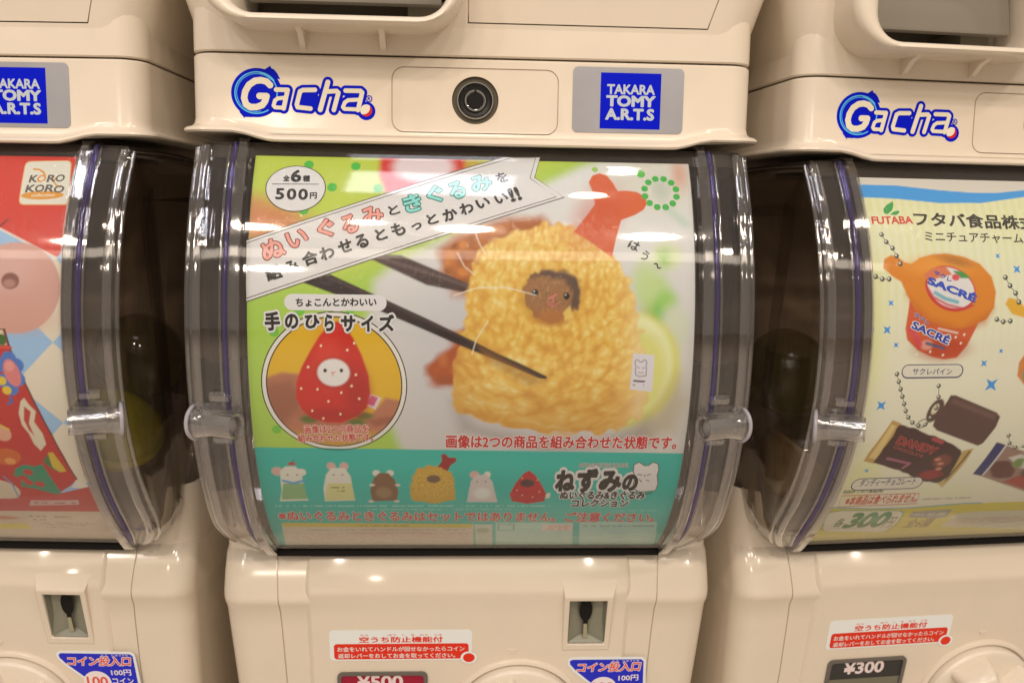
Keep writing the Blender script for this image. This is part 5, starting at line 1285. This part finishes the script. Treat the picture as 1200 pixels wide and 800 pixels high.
    def chain(pts, n, r):
        p = np.array(pts); s = np.concatenate([[0], np.cumsum(np.hypot(*np.diff(p, axis=0).T))])
        ch = thing_part('ball_chain', t)
        lay('wire', stroke2d(pts, 0.35), on_drum, 1.5*T, bead, ch)
        for k in range(n):
            q = s[-1]*k/max(1, n-1); c = (np.interp(q, s, p[:, 0]), np.interp(q, s, p[:, 1]))
            lay('bead', tri_fill([ellipse(*c, r, r, 16)]), on_drum, 2*T, bead, ch); lay('glint', tri_fill([ellipse(c[0]-r*0.3, c[1]+r*0.25, r*0.5, r*0.5, 12)]), on_drum, 3*T, shine, ch)
    chain([(-114.4,64.6),(-112.2,60.4),(-108.4,56.3),(-105.8,50.2),(-104.5,47.1)], 5, 1.5); chain([(-120.6,39.4),(-117.0,38.0),(-112.2,38.0)], 3, 1.5)
    chain([(-105.1,-17.6),(-102.6,-23.9),(-99.9,-30.3),(-96.8,-37.4),(-94.5,-43.0),(-90.7,-47.6),(-86.6,-50.6),(-80.9,-51.3),(-78.4,-45.6)], 11, 1.4); chain([(-77.1,-25.2),(-75.9,-31.7),(-75.9,-39.4)], 3, 1.4)
    chain([(-37.5,39.5),(-35.0,34.9),(-31.3,30.3),(-29.2,24.8)], 4, 1.6); chain([(-43.6,14.6),(-40.2,13.1),(-34.7,13.6)], 3, 1.5); chain([(-22.0,-59.3),(-19.2,-65.6),(-12.7,-69.1),(-8.7,-67.2)], 4, 1.4)
    lay('tag', stroke2d(ellipse(*(-82.4,-49.5), 3.6, 2.6, 24, 30), 0.5, True), on_drum, 3*T, bead, t)
    def pill(a, b, txt, p, q, h, rot=0.0):
        pp = thing_part('name_pill', t)
        (x0, y0), (x1, y1) = a, b
        lay('pill', tri_fill([rrect(min(x0, x1), max(x0, x1), min(y0, y1), max(y0, y1), abs(y1-y0)*0.49, 8)]), on_drum, 2*T, navy, pp)
        lay('pill_face', tri_fill([rrect(min(x0, x1)+0.5, max(x0, x1)-0.7, min(y0, y1)+0.8, max(y0, y1)-0.5, abs(y1-y0)*0.49-0.6, 8)]), on_drum, 3*T, inkm(220, 204, 180), pp)
        letter(pp, txt, p, q, h, on_drum, 4*T, navy, 0.01)
    pill((-102.3,-11.9), (-62.7,-20.4), 'サクレパイン', (-95.3,-17.9), (-70.0,-18.2), 3.6)
    pill((-115.3,-90.2), (-67.4,-101.1), 'ダンディーチョコレート', (-110.0,-97.3), (-72.7,-96.9), 6.6)
    letter(t, '©2024 フタバ食品(株)', (-118.3,-104.5), (-91.3,-104.1), 4.4, on_drum, 2*T, dk, 0.01)
    wb = thing_part('warning_box', t)
    lay('box_line', stroke2d([(-118.4,-105.8),(-65.5,-105.8),(-61.9,-116.7),(-116.4,-117.5)], 0.55, True), on_drum, 2*T, red, wb)
    letter(wb, '※本商品は食べられません。', (-113.2,-116.0), (-63.9,-115.0), 9.3, on_drum, 2*T, red, 0.02)
    pb = thing_part('price_box', t)
    q = [(-121.7,-123.5),(-113.1,-121.5),(-70.5,-124.1),(-66.2,-127.0),(-64.4,-141.0),(-65.6,-153.5),(-70.5,-156.1),(-112.4,-150.4),(-116.8,-145.8),(-121.0,-129.8)]
    lay('box', tri_fill([q]), on_drum, 2*T, inkm(120, 156, 96), pb)
    cxy = np.array(q).mean(0); lay('box_face', tri_fill([[tuple(cxy+(np.array(p)-cxy)*0.965) for p in q]]), on_drum, 3*T, inkm(218, 204, 176), pb)
    LV = lambda p, q: (q[0], p[1])
    letter(pb, '300', (-102.1,-145.1), LV((-102.1,-145.1), (-74.5,-146.8)), 18.9, on_drum, 4*T, inkm(46, 120, 62), 0.05, 0.1); letter(pb, '各', (-110.2,-143.7), LV((-110.2,-143.7), (-104.3,-144.2)), 12.3, on_drum, 4*T, inkm(70, 110, 66), 0.02); letter(pb, '円', (-73.8,-146.8), LV((-73.8,-146.8), (-68.0,-147.4)), 14.5, on_drum, 4*T, inkm(120, 120, 96), 0.01)
    letter(t, '全6種', (-56.9,-149.8), LV((-56.9,-149.8), (-38.8,-148.5)), 14.1, on_drum, 2*T, inkm(140, 120, 50), 0.02)
    curved('clear_film', t, -123.4, 123.4, -171.2, 102.4, 0.00075, FILM)
    return t

def poster_red():
    t = thing('poster', 'red display card with a pink plush ball over pale blue diamonds', 'poster', *SPOTS['l'], 'display cards in the drums')
    us = np.concatenate([np.arange(-123.2, 30, 3.0), np.arange(30, 123.4, 0.55)]); vs = np.arange(-171.0, 105.6, 0.55)
    P = Paint(us, vs, ink(222, 200, 174)); U, V = P.U, P.V
    # harlequin ground
    A, B = (118.1,-4.6), (116.4,-52.8); hb = abs(A[1]-B[1])/2; ha = hb*0.98
    m = np.zeros(U.shape)
    for i in range(-6, 3):
        for j in range(-5, 6):
            cx = A[0]-ha+i*2*ha; cy = A[1]+j*2*hb
            m = np.maximum(m, np.clip(0.5-(np.abs(U-cx)/ha+np.abs(V-cy)/hb-1)*ha*0.7/0.4, 0, 1))
    P.C = P.C*(1-m[..., None])+ink(150, 176, 202)*m[..., None]
    P.poly([(-130, 120), (130, 120), (122.2,114.0), (122.3,45.6), (119.7,42.6), (86.6,58.7), (-10, 20), (-130, 60)], ink(208, 54, 38), 0.6)
    P.line([(86.6,58.7), (119.7,42.4)], 1.2, ink(222, 200, 180), 0.5)
    # pink plush ball
    c = (97.2,25.5); P.ell(c, 25.5, 25.5, ink(206, 148, 132), 1.0); P.ell((c[0]-5, c[1]+10), 16, 11, ink(216, 166, 150), 14, 0.6); P.ell((c[0]+2, c[1]-17), 20, 8, ink(206, 146, 122), 10, 0.5)
    P.ell((94.7,29.2), 5.0, 4.6, ink(136, 84, 72), 1.4); P.ell((94.3,27.8), 3.4, 2.4, ink(176, 122, 108), 1.6)
    P.line([(86.4,60.2),(88.9,62.8),(90.2,64.3)], 0.9, ink(70, 56, 50), 0.6)
    # patterned red bag
    bag = [(60.3,1.6),(91.3,2.1),(93.9,-8.9),(97.6,-20.7),(101.7,-33.3),(106.0,-45.9),(109.5,-60.4),(113.4,-76.1),(116.2,-94.5),(111.6,-99.8),(95.3,-112.4),(72.4,-118.4),(29.9,-119.7)]
    P.poly(bag, ink(186, 40, 32), 0.7)
    P.line([(60.3,1.6),(91.3,2.1),(93.9,-8.9),(101.7,-33.3),(109.5,-60.4),(116.2,-94.5)], 0.9, ink(70, 34, 24), 0.5)
    P.poly([(79.3,0.9),(90.3,2.1),(92.2,-6.5),(78.7,-7.7)], ink(206, 186, 150), 0.7); P.ell((89.5,-3.7), 2.6, 3.2, ink(60, 96, 44), 0.8)
    P.line([(78.7,-8.2),(94.5,-8.0)], 1.4, ink(206, 70, 56), 0.6)
    for cc in [(92.5,-14.3),(96.4,-18.2),(96.4,-26.2),(91.8,-31.9),(88.5,-27.4),(89.2,-18.3)]: P.ell(cc, 4.2, 4.2, ink(70, 108, 172), 0.7)
    P.ell((93.5,-22.7), 4.4, 8.2, ink(214, 116, 112), 0.8, 1, 14); P.ell((92.5,-18.8), 2.6, 3, ink(224, 140, 130), 0.8)
    for cc in [(87.1,-27.4),(89.2,-33.0)]: P.ell(cc, 2.6, 2.6, ink(220, 178, 44), 0.6)
    P.line([(90.4,-37.6),(91.0,-39.7),(88.8,-41.4)], 1.6, ink(60, 96, 160), 0.6)
    P.poly([(95.9,-39.6),(98.2,-37.5),(100.4,-41.7),(103.5,-45.9),(101.3,-52.6),(104.6,-60.5),(105.0,-67.6),(100.8,-72.6),(98.0,-67.8),(96.7,-60.7),(93.9,-55.0),(93.5,-47.2)], ink(214, 190, 160), 0.8); P.poly([(97.3,-42.8),(100.6,-46.0),(98.1,-53.8),(99.4,-61.8),(97.2,-58.3),(95.6,-51.6)], ink(186, 44, 34), 1.0)
    P.ell((81.3,-61.0), 5, 5, ink(214, 150, 120), 0.8); P.line([(81.1,-55.2),(85.4,-58.0)], 1.4, ink(214, 176, 70), 0.6)
    P.ell((79.5,-77.5), 8.4, 6.2, ink(200, 90, 30), 0.8, 1, 10); P.ell((80.6,-80.8), 3.2, 2.6, ink(222, 140, 70), 0.8)
    P.poly([(104.5,-73.8),(107.5,-73.7),(110.9,-84.1),(111.8,-88.2),(107.6,-89.0),(103.8,-84.2)], ink(206, 166, 40), 0.8); P.poly([(99.8,-80.3),(104.2,-75.1),(104.5,-85.6),(107.6,-89.0),(104.1,-87.0)], ink(64, 110, 60), 0.8)
    P.poly([(81.9,-86.8),(88.0,-83.2),(93.7,-84.5),(99.1,-83.0),(103.3,-107.1),(99.6,-108.9),(87.9,-103.5),(81.2,-102.1),(82.1,-96.0),(79.4,-91.8)], ink(44, 128, 92), 0.9)
    for cc in [(88.7,-89.4),(84.1,-94.5),(86.5,-98.2),(92.8,-99.5)]: P.ell(cc, 2.8, 2.4, ink(190, 40, 36), 0.7)
    P.ell((64.5,-105.8), 14, 10, ink(206, 180, 152), 0.8); P.line([(72.8,-93.3),(76.0,-99.2),(75.7,-112.1)], 1.0, ink(110, 130, 170), 0.6)
    P.poly([(40.9,-118.4),(69.8,-114.0),(95.9,-110.7),(80.1,-117.2)], ink(180, 190, 200), 0.7)
    P.poly([(110.4,-102.2),(115.8,-95.9),(123.6,-101.0),(119.0,-102.7)], ink(224, 206, 184), 0.6)
    # foot
    P.poly([(-130, (95.1,-113.3)[1]), (69.8,-114.0), (96.2,-109.8), (121.5,-101.1), (125.2,-102.6), (130, (124.2,-102.6)[1]), (130, (116.9,-126.6)[1]), (-130, (57.0,-130.6)[1])], ink(190, 58, 50), 0.6)
    P.poly([(81.8,-115.4),(111.5,-114.1),(110.4,-119.1),(78.8,-121.0)], ink(206, 170, 160), 0.6, 0.8); P.text_lines((83.1,-117.6)[0], (108.5,-116.9)[0], [(93.6,-117.6)[1]], 1.6, ink(150, 70, 70), 0.7)
    P.poly([(-130, (57.0,-130.6)[1]), (130, (116.9,-126.6)[1]), (130, -180), (-130, -180)], ink(206, 178, 150), 0.5)
    P.ell((54.7,-136.2), 12, 2.2, ink(196, 110, 80), 2); P.poly([(35.1,-144.1),(67.6,-144.1),(69.7,-152.1),(30.5,-153.9)], ink(214, 186, 60), 0.8)
    for k, (y, a, b, h) in enumerate(((605, 32, 92, 1.6), (609, 36, 52, 1.6), (613, 38, 112, 1.2), (616, 40, 100, 1.2), (619.5, 44, 80, 1.2))):
        P.text_lines((72.6,-134.4)[0]+(a-32)*0.5, (72.6,-134.4)[0]+(b-32)*0.52, [(87.8,-133.9)[1]-(y-605)*1.05], h, ink(120, 104, 96), 0.75, 40+k)
    sheet(t, P)
    curved('paper_back', t, -123.2, 123.2, -171.0, 105.4, -0.0004, PAPERBACK)
    lg = thing_part('collection_badge', t)
    q = [(93.2,101.6),(119.7,102.7),(123.9,73.4),(94.8,72.9)]; cxy = np.array(q).mean(0)
    def rq(k, r=3.5):
        # rounded quadrilateral
        P_ = []
        for i in range(4):
            p0, p1, p2 = np.array(q[i-1]), np.array(q[i]), np.array(q[(i+1) % 4])
            p0, p1, p2 = [cxy+(p-cxy)*k for p in (p0, p1, p2)]
            a = p1+(p0-p1)/np.hypot(*(p0-p1))*r; b = p1+(p2-p1)/np.hypot(*(p2-p1))*r
            for s in np.linspace(0, 1, 6): P_.append(tuple((1-s)**2*a+2*s*(1-s)*p1+s*s*b))
        return P_
    lay('badge_edge', tri_fill([rq(1.0)]), on_drum, 2*T, inkm(226, 160, 96), lg); lay('badge_face', tri_fill([rq(0.955, 3.2)]), on_drum, 3*T, inkm(222, 206, 184), lg)
    gr, og = inkm(96, 84, 74), inkm(220, 142, 44)
    lay('swoosh', tri_fill([ellipse(*(107.5,79.2), 12.0, 2.6, 40, 2)]), on_drum, 4*T, og, lg)
    letter(lg, 'collection', (101.4,78.1), (114.4,78.6), 1.9, on_drum, 5*T, inkm(232, 210, 180), 0.02, 0.2)
    for ch, a, b, m in (('K', (98.3,87.3), (102.6,87.6), gr), ('O', (102.8,87.6), (107.4,87.7), og), ('R', (108.4,87.7), (112.7,88.1), gr), ('O', (113.2,88.1), (118.0,88.2), gr), ('K', (97.5,80.9), (102.3,81.3), gr), ('O', (102.8,81.3), (107.6,81.4), gr), ('R', (108.3,81.4), (112.9,81.5), gr), ('O', (113.5,81.0), (119.0,81.1), gr)):
        letter(lg, ch, a, b, 4.4, on_drum, 5*T, m, 0.03, 0.12)
    lay('swoosh_line', stroke2d([(98.8,96.1),(102.3,95.8),(105.1,94.2),(106.6,91.9)], 1.1), on_drum, 4*T, og, lg)
    lay('swoosh_line', stroke2d([(113.1,90.9),(112.2,88.1),(114.1,85.9),(116.8,84.3)], 0.9), on_drum, 4*T, og, lg)
    curved('clear_film', t, -123.4, 123.4, -171.2, 105.7, 0.00075, FILM)
    return t

# ------------------------------------------------------------------ put the row together
lower = cabinet_machine('lower cream capsule machine in the middle, its red card reading ¥500')
upper = upper_machine('upper cream machine in the middle, its whole width and left capsule outlet in view')
def place(o, k, label):
    (x, y, z), a = SPOTS[k]
    o.location = (x, y, z); o.rotation_euler = (0, 0, a); o['label'] = label
    return o
low = {'c': lower}
low['l'] = place(copy_tree(lower), 'l', 'lower cream capsule machine at the left edge, holding the red card')
low['r'] = place(copy_tree(lower), 'r', 'lower cream capsule machine at the right, its grey card reading ¥300')
place(copy_tree(upper), 'l', 'upper cream machine at the top left, only its plain door panel corner showing')
place(copy_tree(upper), 'r', 'upper cream machine at the top right, its open grey outlet with two screw holes')
cream_ink = inkm(222, 190, 180)
RED500 = (inkm(150, 12, 40), inkm(150, 12, 40), False); GREY300 = (inkm(52, 46, 42), inkm(112, 100, 78), True)
for k in 'clr':
    warning_sticker(low[k]); coin_sticker(low[k])
    price_window(low[k], '¥300' if k == 'r' else '¥500', GREY300 if k == 'r' else RED500, cream_ink)
poster_plush(); poster_snacks(); poster_red()

# capsules lying in the drums, seen dimly through the clear ends
CAPM = [principled('capsule_plastic', c, 0.12, 0.0, 0.5, 0.0, 1.5, 0.3) for c in ((0.50, 0.43, 0.06), (0.17, 0.14, 0.06), (0.22, 0.15, 0.07))]
CAPCLR = clear_mat('capsule_clear', (0.86, 0.86, 0.80), 0.05, 1.5, 1.2)
def half(r, sgn, n=24, m=9):
    V, F = [], []
    for i in range(m+1):
        a = math.pi/2*i/m
        for j in range(n):
            t = 2*math.pi*j/n; V.append((r*math.cos(a)*math.cos(t), r*math.cos(a)*math.sin(t), sgn*r*math.sin(a)))
    for i in range(m):
        for j in range(n):
            F.append((i*n+j, i*n+(j+1) % n, (i+1)*n+(j+1) % n, (i+1)*n+j))
    return V, F
def capsule(k, x, y, z, rot, mat, label):
    (ox, oy, oz), a = SPOTS[k]; c, s = math.cos(a), math.sin(a)
    t = thing('capsule', label, 'toy capsule', (ox+c*x-s*y, oy+s*x+c*y, oz+z), 0, 'toy capsules inside the drums')
    t.rotation_euler = rot
    obj('capsule_base', *half(0.0300, -1), mat, t); obj('capsule_top', *half(0.0294, 1), CAPCLR, t)
    obj('capsule_rim', *ring_lathe([(0.0296, -0.0016), (0.0312, -0.0016), (0.0312, 0.0016), (0.0296, 0.0016)], (0, 0, 0), ((1, 0, 0), (0, 1, 0), (0, 0, 1)), 32), mat, t)
capsule('l', 0.118, 0.045, -0.225, (0.6, 0.5, 0.2), CAPM[0], 'olive yellow capsule behind the hook at the end of the left drum')
capsule('l', 0.116, 0.092, -0.185, (0.9, -0.4, 0.9), CAPM[1], 'dull green capsule at the back of the left drum, above the olive one')
capsule('r', -0.118, 0.055, -0.245, (0.2, 0.7, 0.4), CAPM[2], 'brownish capsule low in the clear end of the right drum')
capsule('r', -0.117, 0.085, -0.190, (1.2, 0.3, 0.0), CAPM[1], 'dull green capsule at the back of the right drum')
